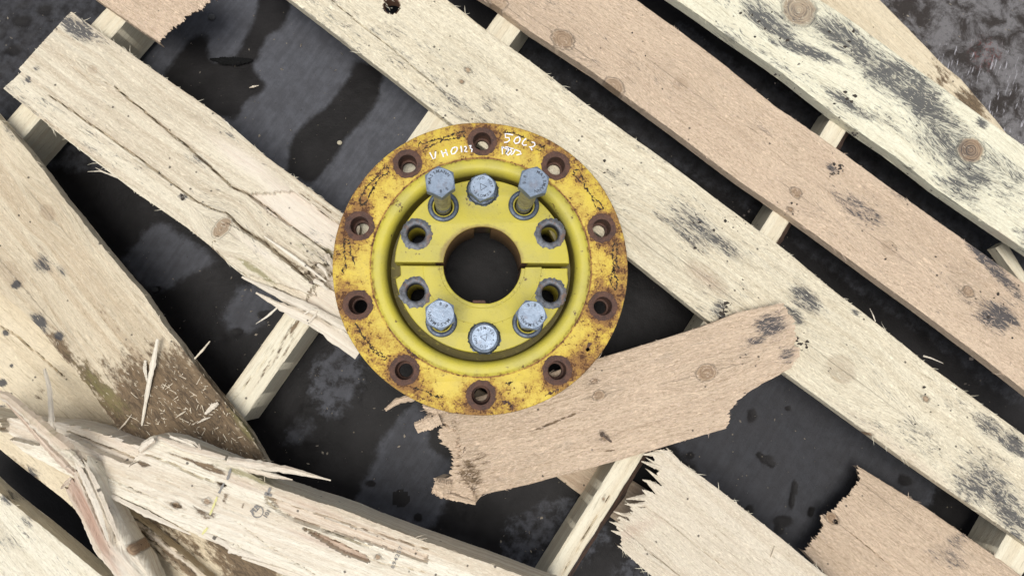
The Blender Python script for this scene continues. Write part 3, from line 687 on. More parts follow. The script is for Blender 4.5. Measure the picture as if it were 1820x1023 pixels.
# ------------------------------------------------------------------ loose boards
G_B = 'loose broken boards around the pallet'
o, i = board('broken_board', [(-60, 130), (0, 203), (20, 224), (77, 291), (117, 346), (188, 433), (268, 527), (302, 578), (386, 686), (446, 757), (470, 800), (483, 826), (500, 860)], [(-70, 470), (0, 521), (33, 548), (67, 581), (87, 605), (144, 675), (154, 682), (215, 772), (235, 790), (300, 860)],
    .133, .022, W['tan'], zU='b', wob=.0012, du=.0028,
    knots=[(85, 378, 15, .55), (22, 488, 18, .5, 2.0), (72, 440, 7, .4)], mould=[(75, 470, 22, 18, .8), (110, 480, 20, 12, .6), (20, 235, 30, 14, .7), (70, 570, 22, 12, 1.0), (105, 596, 10, 8, 1.2), (30, 505, 8, 10, 1.3), (5, 360, 30, 60, .25)],
    dirt=[(350, 720, 120, 75, 1.0), (290, 715, 110, 50, 1.0), (320, 680, 70, 40, .8), (390, 780, 120, 60, 1.05), (260, 740, 90, 50, 1.0), (235, 700, 90, 24, .7), (300, 660, 60, 35, .62), (110, 620, 50, 14, .75), (170, 680, 80, 18, .75), (210, 740, 60, 16, .9), (270, 760, 70, 40, 1.0), (200, 560, 90, 60, .2)], moss=[(180, 690, 100, 22, .6), (440, 760, 60, 14, .8), (410, 690, 60, 10, .5)])
tag(o, 'wide tan board with brown mossy end running from the left edge under split beam', 'board', G_B)
fibres(o, i, 120, 700, FIB['beige'], 8); B7 = i
o, i = board('broken_board', [(-70, 420), (0, 470), (120, 590), (240, 760), (380, 900), (520, 1010), (600, 1070)], [(-60, 752), (0, 799), (60, 846), (111, 885), (170, 940), (230, 990), (330, 1070)], .098, .02, W['cream'],
    knots=[(8, 748, 8, .4)], mould=[(10, 592, 7, 5, 1.3), (5, 680, 8, 8, 1.3), (5, 725, 9, 6, 1.3), (60, 840, 20, 10, .8), (20, 650, 4, 4, 1), (230, 930, 60, 30, .62), (300, 975, 60, 20, .62)],
    dirt=[(290, 935, 80, 30, .55), (440, 1000, 100, 50, .9), (330, 960, 50, 20, .6), (70, 695, 24, 16, .35), (60, 850, 60, 8, .5)], cracks=[([(-10, 572), (30, 597), (70, 632), (112, 668)], 2.2, .005)])
tag(o, 'cream board lying under the tan board at left edge, partly covered by splinters', 'board', G_B)
o, i = board('broken_board', [(-70, 810), (0, 876), (60, 925), (120, 974), (180, 1022), (240, 1072)], [(-120, 900), (-60, 1010), (20, 1100)], .125, .03, W['ivory'], wob=.0008,
    mould=[(10, 890, 20, 8, .8), (45, 925, 18, 8, .8), (60, 960, 25, 12, .5), (20, 950, 40, 40, .25), (110, 1000, 40, 20, .35)])
tag(o, 'pale speckled board corner at the bottom left of the photo', 'board', G_B)
fibres(o, i, 40, 500, FIB['pale'], 9)
o, i = board('wood_strip', [(150, 850), (191, 881), (260, 935), (330, 990), (385, 1035)], [(170, 885), (203, 913), (260, 962), (315, 1012), (350, 1045)], .118, .02, W['tan'], wob=.002, rough=.0012, edge=.0015, cracks=[([(195, 885), (260, 938), (330, 995)], 3, .006), ([(205, 905), (270, 962), (320, 1008)], 2.5, .005)], moss=[(250, 930, 100, 8, .4)],
    fresh=[(230, 920, 90, 5, .7), (300, 975, 90, 4, .8)], dirt=[(215, 925, 60, 6, .9), (290, 990, 60, 6, .7), (205, 900, 40, 12, .6), (330, 1010, 60, 8, .8), (250, 945, 120, 20, .42)])
tag(o, 'narrow brown split strip lying on the cream board under the beam', 'strip', 'brown split strips')
# split beam
beam_pl = (.186, 0.0, 0.0)
o, i = board('split_beam', [(-60, 728), (0, 742), (50, 748), (100, 752), (168, 767), (244, 796), (250, 788), (268, 775), (302, 778), (352, 799), (412, 822), (482, 862), (605, 905), (702, 941), (773, 968), (907, 1015), (1000, 1048)],
    [(-60, 740), (0, 768), (45, 806), (105, 836), (181, 868), (268, 908), (339, 947), (419, 978), (486, 1002), (560, 1030), (640, 1060)], beam_pl, .068, W['split'], du=.0022, wob=.001, dv=.0013, crk_dirt=.42,
    knots=[(368, 890, 6, .8), (672, 989, 5, .9), (313, 897, 6, .9), (500, 865, 3, .9)],
    dirt=[(370, 830, 30, 6, 1.0), (385, 836, 22, 5, 1.0), (330, 815, 40, 3, .6), (390, 862, 14, 9, .6), (255, 824, 14, 6, .7), (362, 910, 30, 12, .5), (400, 885, 6, 12, .5), (315, 898, 12, 4, 1.1), (432, 897, 4, 9, .7)], moss=[(440, 845, 60, 7, .9), (270, 795, 20, 14, .35), (380, 960, 14, 6, .6)],
    mould=[(430, 846, 60, 6, .5), (600, 960, 90, 10, .15)],
    fresh=[(200, 800, 100, 30, .6), (420, 930, 250, 40, .35)],
    pink=[(560, 905, 90, 10, .5), (660, 945, 120, 12, .35), (430, 860, 40, 7, .5), (560, 960, 60, 6, .6), (210, 790, 60, 8, .25)],
    cracks=[([(112, 768), (165, 790), (210, 806), (244, 820)], 3, .006), ([(258, 806), (310, 826), (350, 846), (400, 862)], 3.5, .007), ([(170, 838), (240, 870), (330, 905)], 1.6, .003), ([(180, 850), (260, 885), (340, 920)], 1.3, .002),
            ([(472, 878), (474, 892), (500, 912), (540, 930), (610, 955), (660, 972)], 4.5, .008), ([(415, 924), (450, 950), (500, 985), (560, 1020)], 1.8, .003), ([(430, 958), (480, 975), (520, 1000)], 1.3, .002),
            ([(474, 884), (540, 905), (640, 938), (760, 975)], 2.4, .005), ([(540, 938), (600, 965), (650, 988)], 6, .010), ([(650, 985), (668, 998), (720, 1008), (800, 1030)], 1.6, .003), ([(370, 948), (420, 968), (440, 985)], 1.6, .003), ([(280, 850), (330, 870), (390, 900), (440, 915)], 1.3, .002)],
    layers=[([(0, 735), (60, 740), (105, 752), (168, 767), (246, 796), (236, 826), (180, 806), (120, 775), (60, 790), (0, 775)], -.012, [(2, 1, .5)]),
            ([(474, 880), (600, 930), (760, 985), (760, 1000), (640, 960), (540, 930), (500, 910)], -.006, [(2, 2, .45)]),
            ([(545, 942), (600, 965), (648, 985), (660, 1000), (610, 985)], -.011, [(2, 2, .8)]),
            ([(200, 880), (268, 915), (345, 950), (345, 990), (180, 900)], -.004, [(2, 2, .3)])],
    bow=lambda X, Y, v, t: .0)
BEAM = o; BI = i
tag(o, 'long split pale beam lying across the lower left, stamped on its face', 'beam')
fibres(o, i, 160, 500, FIB['beige'], 10)
for k, (pts, w) in enumerate([
    ([(405, 818, .186), (460, 826, .188), (520, 836, .186), (588, 853, .180)], [14, 16, 12, 2]), ([(415, 826, .183), (480, 844, .184), (520, 852, .182)], [10, 9, 2]),
    ([(302, 775, .188), (340, 790, .193), (350, 797, .192)], [5, 6, 2]), ([(318, 778, .186), (345, 786, .194), (356, 797, .194)], [4, 4, 1]), ([(280, 777, .189), (330, 796, .194), (400, 814, .190)], [6, 14, 8]),
    ([(181, 872, .186), (260, 912, .188), (339, 949, .182)], [6, 12, 3]), ([(339, 936, .186), (400, 966, .186), (430, 985, .18)], [4, 12, 4]), ([(408, 975, .184), (440, 985, .187), (480, 1000, .182)], [14, 10, 4]), ([(430, 990, .16), (520, 1018, .165), (600, 1045, .165)], [4, 14, 20]),
    ([(250, 800, .19), (258, 790, .198), (275, 780, .198)], [10, 16, 10]), ([(353, 788, .19), (355, 797, .196), (357, 804, .19)], [3, 5, 3])]):
    splinter('torn_strip', pts, w, .007, W['split'], parent=BEAM, seed=90 + k, m2v=(0, .45, .1))
# broken stub with curved splinter across the beam
stub_pl = plane3((120, 880, .205), (180, 860, .205), (230, 1010, .165))
o, i = board('broken_stub', [(152, 806), (161, 824), (185, 870), (210, 925), (228, 958), (255, 998), (268, 1023), (290, 1065)], [(100, 845), (109, 868), (135, 925), (161, 982), (190, 1018), (210, 1050)], stub_pl, .03, W['split'], du=.002, dv=.0012,
    S=[(109, 872), (118, 866), (128, 850), (136, 840), (142, 838), (148, 815), (161, 818)], rag=(.012, 0), wob=.0012, edge=.005,
    pink=[(150, 905, 110, 17, 1.3), (170, 950, 90, 14, 1.2)], fresh=[(135, 935, 80, 8, .9), (215, 1000, 40, 30, .8), (190, 900, 80, 10, .6)], knots=[(236, 976, 15, 1.0, .9)], moss=[(175, 850, 40, 8, .3)],
    cracks=[([(145, 850), (165, 900), (195, 970)], 2.5, .005), ([(165, 850), (190, 920), (205, 965)], 2, .004), ([(125, 880), (155, 940), (175, 985)], 1.5, .003)],
    bow=lambda X, Y, v, t: -.007 * (2 * v - 1.0) ** 2 + .0022 * np.sin(v * 23 + 2 * np.sin(t * 5)) * sstep(1, .6, t))
tag(o, 'splintered reddish stub with a knot lying over the left end of the split beam', 'stub')
STUB = o
for k, (pts, w, m1v, m2v) in enumerate([
    ([(-20, 694, .19), (15, 706, .205), (40, 728, .222), (75, 760, .228), (110, 790, .225), (140, 815, .215), (152, 830, .205)], [18, 16, 18, 26, 26, 18, 8], (0, .12, .4), (0, 0, .35)),
    ([(10, 712, .2), (50, 755, .214), (85, 795, .216), (118, 828, .212), (138, 846, .205)], [4, 8, 12, 14, 7], (0, 0, 0), (0, .2, .6)),
    ([(95, 790, .225), (125, 805, .226), (150, 830, .214)], [5, 14, 5], (0, .1, .5), (0, .4, 0)),
    ([(135, 820, .216), (150, 850, .216), (172, 900, .21), (192, 960, .195)], [6, 12, 12, 5], (0, 0, 0), (0, .7, 0)),
    ([(150, 822, .212), (170, 860, .212), (195, 920, .2), (212, 960, .19)], [5, 10, 10, 4], (0, 0, .3), (0, .6, 0)),
    ([(108, 868, .205), (118, 858, .212), (126, 848, .214)], [4, 8, 4], (0, .3, 0), (0, 0, .5))]):
    splinter('torn_strip', pts, w, .010, W['split'], parent=STUB, seed=120 + k, m1v=m1v, m2v=m2v, n=36)

# the pinkish board under the hub
p13 = plane3((1400, 600, ZD + .021), (1120, 800, ZD + .002), (800, 820, .100))
o, i = board('broken_board', [(745, 715), (790, 722), (900, 690), (1000, 655), (1095, 628), (1245, 581), (1311, 555), (1394, 538), (1440, 525)], [(740, 885), (773, 876), (846, 898), (845, 880), (883, 873), (940, 860), (1108, 815), (1215, 783), (1295, 760), (1360, 740), (1440, 715)], p13, .018, W['pink'],
    S=[(845, 898), (800, 885), (773, 876), (772, 850), (797, 850), (806, 818), (799, 797), (783, 787), (779, 774), (787, 754), (760, 738), (754, 724)], E=[(1294, 762), (1296, 728), (1327, 698), (1357, 680), (1384, 667), (1409, 652), (1424, 625), (1415, 608), (1411, 568), (1398, 552), (1394, 538)], rag=(.007, .007), du=.0024, dv=.0012,
    knots=[(1255, 662, 15, .85), (1057, 677, 5, .9), (1064, 702, 9, .8), (1075, 778, 5, .9)],
    mould=[(1372, 580, 34, 26, 1.05), (1400, 630, 22, 16, .8), (1345, 605, 30, 14, .7), (1330, 630, 50, 20, .3)],
    dirt=[(835, 840, 26, 36, .62), (850, 815, 30, 20, .45), (812, 760, 12, 18, .5), (800, 730, 20, 10, .4), (985, 750, 3.0, 60, .75, 97), (1085, 800, 2.5, 14, .7, 80)],
    layers=[([(740, 720), (815, 770), (815, 830), (860, 900), (740, 900)], -.003, [(2, 1, .0)]), ([(1310, 555), (1420, 540), (1425, 640), (1360, 690)], -.001, [])])
tag(o, 'pinkish broken board with ragged ends, resting under the hub and across the pale deck board', 'board', G_B)
P13 = o
fibres(o, i, 160, 3000, FIB['pink'], 12)
for k, (pts, w) in enumerate([([(781, 742, .112), (760, 752, .114), (739, 760, .11)], [26, 24, 18]), ([(790, 722, .112), (775, 730, .113), (752, 722, .111)], [18, 14, 4]), ([(800, 870, .100), (785, 868, .103), (772, 862, .1)], [34, 30, 26]), ([(845, 893, .098), (810, 884, .1), (776, 875, .1)], [8, 12, 8])]):
    splinter('torn_strip', pts, w, .006, W['pink'], parent=P13, seed=150 + k)
def hnail():
    n = NT('rusty nail'); q = n.noise(n.obj(), 400, 3); n.P(Base_Color=n.mix(n.sm(q, .4, .6), (.10, .07, .05), (.2, .16, .13)), Roughness=.6, Metallic=.5); return n.mat
NAIL = hnail()

# ------------------------------------------------------------------ loose splinters lying about
G_S = 'loose wood splinters'
def sp(pts, w, label, mat='split', seed=0, th=.003, fr=.5):
    o = splinter('wood_splinter', pts, w, th, W[mat], seed=seed, m2v=(0, fr, 0)); tag(o, label, 'splinter', G_S); return o
sp([(280, 602, .146), (272, 645, .142), (262, 695, .137), (252, 756, .135)], [5, 10, 8, 3], 'long pale splinter standing on the brown end of the tan board', seed=1)
sp([(258, 640, .136), (257, 655, .138), (262, 680, .137)], [4, 7, 2], 'short curled splinter touching the long one on the tan board', seed=2)
sp([(79, 656, .125), (88, 690, .15), (91, 735, .17), (94, 780, .178)], [6, 9, 10, 9], 'pale curved splinter rising from the left end of the split beam', seed=3)
sp([(346, 637, .128), (360, 622, .135), (373, 606, .13)], [3, 4, 2], 'thin yellowish twig over the edge of the tan board', 'cream', 4)
sp([(455, 575, .09), (475, 562, .105), (502, 538, .112)], [1, 4, 3], 'thin sliver leaning against the stringer below the hub', seed=5)
sp([(685, 728, .1), (706, 712, .106), (742, 704, .108), (780, 702, .108)], [6, 12, 13, 10], 'pinkish torn sliver poking out from under the hub', 'pink', 6, .004, 0)
sp([(365, 735, .137), (378, 722, .141), (388, 716, .14)], [5, 10, 6], 'small curled shaving on the mossy end of the tan board', seed=7)
sp([(350, 752, .136), (362, 745, .137), (374, 741, .136)], [1, 4, 1], 'short straw of wood below the curled shaving', seed=8)
sp([(156, 305, .07), (178, 304, .1), (205, 313, .11)], [1, 2.4, 3], 'forked pale fibre at the lower edge of the speckled deck board', seed=9)
sp([(170, 298, .09), (185, 306, .105), (208, 316, .112)], [1, 2.4, 2], 'second prong of the forked pale fibre over the dark gap', seed=10)
sp([(394, 212, .115), (404, 218, .124), (413, 232, .118)], [1, 2.2, 1], 'curled fibre on the upper edge of the speckled board', seed=11)
sp([(1546, 548, .118), (1552, 560, .13), (1556, 571, .127)], [1, 2.4, 1.5], 'white hair of wood on the upper edge of the long pale board', seed=12)
sp([(1641, 632, .118), (1655, 636, .125), (1676, 645, .112)], [3, 2.4, 1], 'white fibre hanging from the long pale board over the gap at right', seed=13)
sp([(443, 156, .002), (450, 154, .004), (460, 152, .002)], [1, 4, 1], 'pale chip on the dark floor near the black sliver', seed=14)
sp([(1370, 990, .118), (1374, 982, .12), (1377, 970, .118)], [2, 3, 2], 'yellow chip on the torn straw coloured board', 'cream', 15)
sp([(312, 742, .135), (322, 735, .136), (330, 730, .135)], [1, 3, 1], 'tiny brown shaving on the mossy board beside the long splinter', 'tan', 16)
sp([(205, 770, .136), (222, 752, .142), (234, 736, .136)], [1, 3, 1], 'bent straw at the mossy board edge above the beam', 'cream', 17)
dn = NT('black rubber'); dn.P(Base_Color=dn.mix(dn.noise(dn.obj(), 300, 4), (.005, .005, .005), (.012, .012, .012)), Roughness=.9, Specular_IOR_Level=.1)
o = splinter('rubber_sliver', [(373, 105, .004), (395, 108, .006), (420, 109, .006), (448, 107, .004)], [3, 14, 16, 6], .006, dn.mat, seed=70, n=40)
tag(o, 'black spindle shaped sliver on the dark floor at upper left', 'sliver')
def pebble(px, py, r, label, col, z=0, name='pebble'):
    bm = bmesh.new(); bmesh.ops.create_icosphere(bm, subdivisions=3, radius=1)
    for v in bm.verts:
        f = .85 + .3 * fbm(np.array([v.co.x * 1.7 + px]), np.array([v.co.y * 1.7 + v.co.z]), 3)[0]; v.co *= f
    bmesh.ops.scale(bm, verts=bm.verts, vec=(r, r * .85, r * .5))
    me = bpy.data.meshes.new(name); bm.to_mesh(me); bm.free()
    for p in me.polygons: p.use_smooth = True
    n = NT('stone'); q = n.noise(n.obj(), 900, 3); n.P(Base_Color=n.mix(q, tuple(c * .6 for c in col), col), Roughness=.85); me.materials.append(n.mat)
    ob = link(bpy.data.objects.new(name, me)); ob.location = Vector(at(px, py, z)) + Vector((0, 0, r * .4)); tag(ob, label, 'pebble', 'pebbles on the floor')
pebble(377, 32, .0062, 'grey round pebble on the floor beside the torn pink board', (.09, .09, .09))
pebble(604, 254, .0042, 'pale yellowish pebble on the dark floor near the hub', (.5, .45, .33))
pebble(277, 515, .0048, 'black lump on the grey patch beside the tan board', (.03, .03, .03))

def crumbs():
    rg = np.random.default_rng(5); V = []; F = []
    zones = [((240, 60), (640, 330), 90, .0), ((420, 600), (780, 880), 90, 0), ((250, 420), (480, 620), 40, 0), ((1180, 700), (1480, 1000), 40, 0), ((0, 0), (120, 120), 20, 0), ((860, 880), (1000, 1000), 20, 0), ((1500, 0), (1820, 180), 60, 0)]
    for (x0, y0), (x1, y1), n, z in zones:
        for _ in range(n):
            p = at(rg.uniform(x0, x1), rg.uniform(y0, y1), z); a = rg.uniform(0, 6.28); L = .0006 + .0028 * rg.random() ** 3; w = L * rg.uniform(.25, .7)
            t = np.array((math.cos(a), math.sin(a), 0)); s = np.array((-t[1], t[0], 0)); up = np.array((0, 0, .0012)); b = len(V); p = p + np.array((0, 0, .0006))
            V += [p + t * L, p + s * w, p - t * L, p - s * w, p + up]
            F += [(b, b + 1, b + 4), (b + 1, b + 2, b + 4), (b + 2, b + 3, b + 4), (b + 3, b, b + 4)]
    me = mesh_np('wood_crumbs', V, None, (FIB['grit'],), F3=F, smooth=False)
    o = link(bpy.data.objects.new('wood_crumbs', me)); tag(o, 'fine greyish wood crumbs scattered over the dark floor', 'crumbs', kind='stuff')
crumbs()
def mossy_bits():
    rg = np.random.default_rng(15); V = []; F = []
    for _ in range(120):
        px, py = rg.normal(340, 60), rg.normal(740, 40)
        if not in_poly(np.array([px]), np.array([py]), [(235, 660), (330, 610), (470, 800), (470, 820), (260, 780), (225, 760)])[0]: continue
        p = at(px, py, .1335); a = rg.uniform(0, 6.28); L = .001 + .006 * rg.random() ** 3; w = .0005
        t = np.array((math.cos(a), math.sin(a), rg.uniform(-.1, .3))); s = np.array((-t[1], t[0], 0)); b = len(V); p = p + np.array((0, 0, .0008))
        V += [p + t * L + s * w * .5, p + t * L - s * w * .5, p - t * L - s * w, p - t * L + s * w]; F.append((b, b + 1, b + 2, b + 3))
    me = mesh_np('wood_shreds', V, F, (FIB['beige'],), smooth=False)
    o = link(bpy.data.objects.new('wood_shreds', me)); tag(o, 'fine wood shreds scattered on the mossy end of the tan board', 'shreds', kind='stuff')
mossy_bits()

def soil():
    rg = np.random.default_rng(25); V = []; F3 = []
    spots = [(1290, 545, 14, 14), (1285, 555, 6, 12), (1425, 612, 10, 14), (1430, 605, 18, 10), (1490, 300, 22, 16), (1480, 310, 8, 10), (1525, 65, 14, 8), (1500, 180, 24, 14), (1405, 372, 12, 6), (1310, 385, 30, 14), (1250, 400, 40, 16), (780, 120, 60, 8), (1080, 300, 30, 6), (1380, 60, 50, 8), (1340, 20, 40, 8), (1520, 240, 6, 8), (1165, 100, 60, 6), (1640, 700, 80, 8), (1775, 545, 40, 10), (325, 352, 5, 10), (1400, 140, 50, 7), (1480, 90, 50, 6), (1700, 700, 60, 6), (1600, 420, 70, 8)]
    bm = bmesh.new(); bmesh.ops.create_icosphere(bm, subdivisions=1, radius=1); U = np.array([v.co[:] for v in bm.verts]); FT = [[v.index for v in f.verts] for f in bm.faces]; bm.free()
    for x, y, sp_, n in spots:
        for _ in range(n):
            p = at(x + rg.normal(0, sp_ * .5), y + rg.normal(0, sp_ * .5), ZD); r = .0007 + .0022 * rg.random() ** 3; b = len(V)
            px, py = proj([p]); 
            for q in U * (1 + .35 * rg.normal(0, 1, (len(U), 1)).clip(-1, 1)) * np.array((r * rg.uniform(.8, 1.6), r, r * .5)): V.append(p + q)
            F3 += [[k + b for k in f] for f in FT]
    me = mesh_np('soil_crumbs', V, None, (plain('dark soil', (.04, .032, .026), .95),), F3=F3, smooth=False)
    o = link(bpy.data.objects.new('soil_crumbs', me)); tag(o, 'dark soil crumbs scattered over the deck boards', 'soil', kind='stuff')
def plain(name, c, ro=.7):
    n = NT(name); q = n.noise(n.geo('Position'), 500, 4, .7); n.P(Base_Color=n.mix(q, tuple(k * .75 for k in c), tuple(min(1, k * 1.2) for k in c)), Roughness=ro); return n.mat
soil()
# ------------------------------------------------------------------ the hub
ZF = .148                                                 # top of the flange
HC = at(856.0, 472.5, ZF)
HS = float(np.linalg.norm(at(1118.5, 472.5, ZF) - at(593.5, 472.5, ZF))) / 525.0   # metres per photo px on the flange
hub = empty('wheel_hub', (HC[0], HC[1], ZF))
tag(hub, 'rusty yellow cast wheel hub with ten bolt holes lying on the broken pallet', 'wheel hub')
def hl(px, py, z):                                        # hub-local position of a photo point at hub height z (relative to the flange top)
    p = at(px, py, ZF + z); return np.array((p[0] - HC[0], p[1] - HC[1], z))

def ring_nodes(n):
    p = n.obj(); s = n.sep(p); r = n.m('SQRT', n.m('ADD', n.m('MULTIPLY', s[0], s[0]), n.m('MULTIPLY', s[1], s[1])))
    ang = n.m('DIVIDE', n.m('SUBTRACT', n.m('ARCTAN2', s[1], s[0]), math.pi / 2), 2 * math.pi / 10)
    fr = n.m('MULTIPLY', n.m('SUBTRACT', n.m('FRACT', n.m('ADD', ang, 10.5)), .5), 2 * math.pi / 10)
    hx = n.m('SUBTRACT', n.m('MULTIPLY', r, n.m('COSINE', fr)), 227.5 * HS); hy = n.m('MULTIPLY', r, n.m('SINE', fr))
    dh = n.m('SQRT', n.m('ADD', n.m('MULTIPLY', hx, hx), n.m('MULTIPLY', hy, hy)))
    return p, r, dh
def flange_mat():
    n = NT('rusted yellow paint'); p, r, dh = ring_nodes(n)
    nz = n.sep(n.geo('Normal'))[2]
    a = n.noise(p, 26, 6, .68, .3); b = n.noise(p, 110, 5, .7, .3); c_ = n.noise(p, 420, 4, .7); d = n.noise(p, 9, 3, .6)
    paint = n.mix(n.sm(a, .35, .7), (.575, .435, .045), (.48, .37, .055)); paint = n.mix(n.m('MULTIPLY', n.sm(b, .5, .75), .35), paint, (.64, .53, .12))
    near = n.m('ADD', n.m('MULTIPLY', n.sm(dh, .052, .018), .15), n.m('ADD', n.m('MULTIPLY', n.sm(dh, .029, .020), .16), n.m('MULTIPLY', n.sm(r, .158, .190), .30)))
    st = n.m('ADD', n.m('ADD', n.m('MULTIPLY', n.m('SUBTRACT', a, .5), 1.5), n.m('MULTIPLY', n.m('SUBTRACT', b, .5), .9)), n.m('ADD', near, n.m('MULTIPLY', n.m('SUBTRACT', d, .5), .9)))
    lipl = n.m('MULTIPLY', n.sm(n.m('ABSOLUTE', n.m('SUBTRACT', r, 195.5 * HS)), .0032, .0004), .42)
    st = n.m('ADD', n.m('ADD', st, .03), lipl)
    st = n.m('ADD', st, n.m('MULTIPLY', n.m('SUBTRACT', c_, .5), .8))
    cc = n.mix(n.m('MULTIPLY', n.sm(st, -.05, .40), .8), paint, (.44, .265, .05))
    cc = n.mix(n.m('MULTIPLY', n.sm(st, .18, .55), .9), cc, (.215, .105, .04))
    olive = n.m('MULTIPLY', n.sm(n.m('ADD', b, n.m('MULTIPLY', n.m('SUBTRACT', c_, .5), .8)), .53, .72), n.sm(a, .40, .58)); cc = n.mix(n.m('MULTIPLY', olive, .45), cc, (.20, .14, .035))
    sp_ = n.m('ADD', n.m('MULTIPLY', n.m('SUBTRACT', b, .5), 1.6), n.m('ADD', n.m('MULTIPLY', n.m('SUBTRACT', c_, .5), 1.1), n.m('ADD', n.m('MULTIPLY', st, .55), 0)))
    cc = n.mix(n.m('MULTIPLY', n.sm(sp_, .30, .52), .92), cc, (.085, .035, .018))
    cc = n.mix(n.m('MULTIPLY', n.sm(c_, .62, .74), .5), cc, (.13, .07, .02))
    # worn edge, holes
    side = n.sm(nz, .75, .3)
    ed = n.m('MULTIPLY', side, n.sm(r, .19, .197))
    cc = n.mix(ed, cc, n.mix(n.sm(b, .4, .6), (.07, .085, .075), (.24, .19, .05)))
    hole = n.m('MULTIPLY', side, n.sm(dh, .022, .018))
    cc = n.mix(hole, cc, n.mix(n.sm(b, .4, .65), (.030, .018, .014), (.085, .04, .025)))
    ro = n.m('ADD', .46, n.m('MULTIPLY', n.sm(st, .0, .4), .4))
    n.P(Base_Color=cc, Roughness=ro, Specular_IOR_Level=.4)
    h = n.m('SUBTRACT', n.m('ADD', n.m('MULTIPLY', b, .6), n.m('MULTIPLY', c_, .4)), n.m('MULTIPLY', n.sm(sp_, .38, .62), .6))
    n.P(Normal=n.bump(h, .0012, .75)); return n.mat
def clean_yellow(name, rust_r=None, bore=False, k=1.0):
    n = NT(name); p = n.obj(); s = n.sep(p); r = n.m('SQRT', n.m('ADD', n.m('MULTIPLY', s[0], s[0]), n.m('MULTIPLY', s[1], s[1])))
    a = n.noise(p, 20, 5, .6); b = n.noise(p, 120, 5, .7); c_ = n.noise(p, 520, 3, .7); nz = n.sep(n.geo('Normal'))[2]
    cc = n.mix(n.sm(a, .35, .68), tuple(q * k for q in (.50, .43, .05)), tuple(q * k for q in (.42, .37, .075)))
    cc = n.mix(n.m('MULTIPLY', n.sm(n.m('ADD', b, n.m('MULTIPLY', n.m('SUBTRACT', a, .5), .5)), .56, .75), .45), cc, (.34, .28, .045))
    cc = n.mix(n.m('MULTIPLY', n.sm(c_, .63, .74), .55), cc, (.15, .10, .03))
    chip = n.noise(p, 75, 4, .72); cc = n.mix(n.m('MULTIPLY', n.sm(n.m('ADD', chip, n.m('MULTIPLY', n.m('SUBTRACT', a, .5), .35)), .655, .69), .9), cc, (.10, .055, .022))
    if rust_r:
        e = n.m('MULTIPLY', n.sm(r, rust_r - .003, rust_r + .001), n.sm(b, .46, .62)); cc = n.mix(n.m('MULTIPLY', e, .85), cc, (.16, .07, .02))
        # shade painted into the colour, deeper down the tapered groove
        groove_shade = n.m('MULTIPLY', n.sm(n.m('ADD', s[2], n.m('MULTIPLY', n.m('SUBTRACT', b, .5), .02)), -.008, -.02), n.sm(b, .2, .45)); cc = n.mix(n.m('MULTIPLY', groove_shade, .85), cc, (.085, .065, .022))
    if bore:
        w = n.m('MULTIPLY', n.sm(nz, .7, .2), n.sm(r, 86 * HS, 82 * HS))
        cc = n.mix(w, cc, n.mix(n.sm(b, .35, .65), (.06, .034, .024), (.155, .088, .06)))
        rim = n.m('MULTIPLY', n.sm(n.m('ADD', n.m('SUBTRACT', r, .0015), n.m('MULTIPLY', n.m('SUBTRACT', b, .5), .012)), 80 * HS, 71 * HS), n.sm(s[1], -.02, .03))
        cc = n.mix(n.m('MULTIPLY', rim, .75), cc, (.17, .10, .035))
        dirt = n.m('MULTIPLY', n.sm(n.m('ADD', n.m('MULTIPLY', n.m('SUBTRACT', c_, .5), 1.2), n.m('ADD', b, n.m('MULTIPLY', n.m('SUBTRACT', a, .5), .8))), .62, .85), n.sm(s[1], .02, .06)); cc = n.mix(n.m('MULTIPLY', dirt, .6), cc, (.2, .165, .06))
    n.P(Base_Color=cc, Roughness=.5, Specular_IOR_Level=.4, Normal=n.bump(n.m('ADD', n.m('MULTIPLY', b, .5), n.m('MULTIPLY', c_, .4)), .0009, .6)); return n.mat
def rust_mat():
    n = NT('dark rust'); p = n.geo('Position'); a = n.noise(p, 130, 5, .7); b = n.noise(p, 600, 3, .7)
    c = n.mix(n.sm(a, .35, .65), (.048, .025, .019), (.098, .045, .028)); c = n.mix(n.m('MULTIPLY', n.sm(b, .5, .7), .5), c, (.16, .085, .06))
    n.P(Base_Color=c, Roughness=.8, Normal=n.bump(n.m('ADD', a, n.m('MULTIPLY', b, .5)), .001, .7)); return n.mat
def steel_mat(name, ca, cb, ro=.4, met=.75, rust=0.0):
    n = NT(name); p = n.obj(); a = n.noise(p, 130, 5, .7); b = n.noise(p, 700, 3, .7)
    c = n.mix(n.sm(a, .35, .65), ca, cb); c = n.mix(n.m('MULTIPLY', n.sm(b, .6, .75), .4), c, tuple(q * .4 for q in ca))
    if rust: c = n.mix(n.m('MULTIPLY', n.sm(n.noise(p, 80, 4, .7), .5, .68), rust), c, (.17, .085, .04))
    n.P(Base_Color=c, Roughness=n.m('ADD', ro, n.m('MULTIPLY', n.m('SUBTRACT', a, .5), .3)), Metallic=met, Normal=n.bump(n.m('ADD', a, b), .0006, .5)); return n.mat
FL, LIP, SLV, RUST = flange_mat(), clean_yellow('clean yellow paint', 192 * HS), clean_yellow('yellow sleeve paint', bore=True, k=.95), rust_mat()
ZINC = steel_mat('zinc plated steel', (.235, .29, .37), (.18, .225, .29), .42, .5, .2)
SHANK = steel_mat('bright bolt shank', (.62, .62, .60), (.45, .45, .42), .3, .8)
THREAD = steel_mat('dull oily bolt shank', (.42, .40, .33), (.27, .255, .20), .42, .6)
BLUE = steel_mat('dark washer steel', (.10, .125, .165), (.05, .06, .08), .45, .6)
BARE = steel_mat('bare worn steel', (.13, .14, .16), (.06, .064, .073), .55, .5, .6)
DKST = steel_mat('stamped grooves', (.07, .085, .105), (.045, .05, .065), .7, .2)
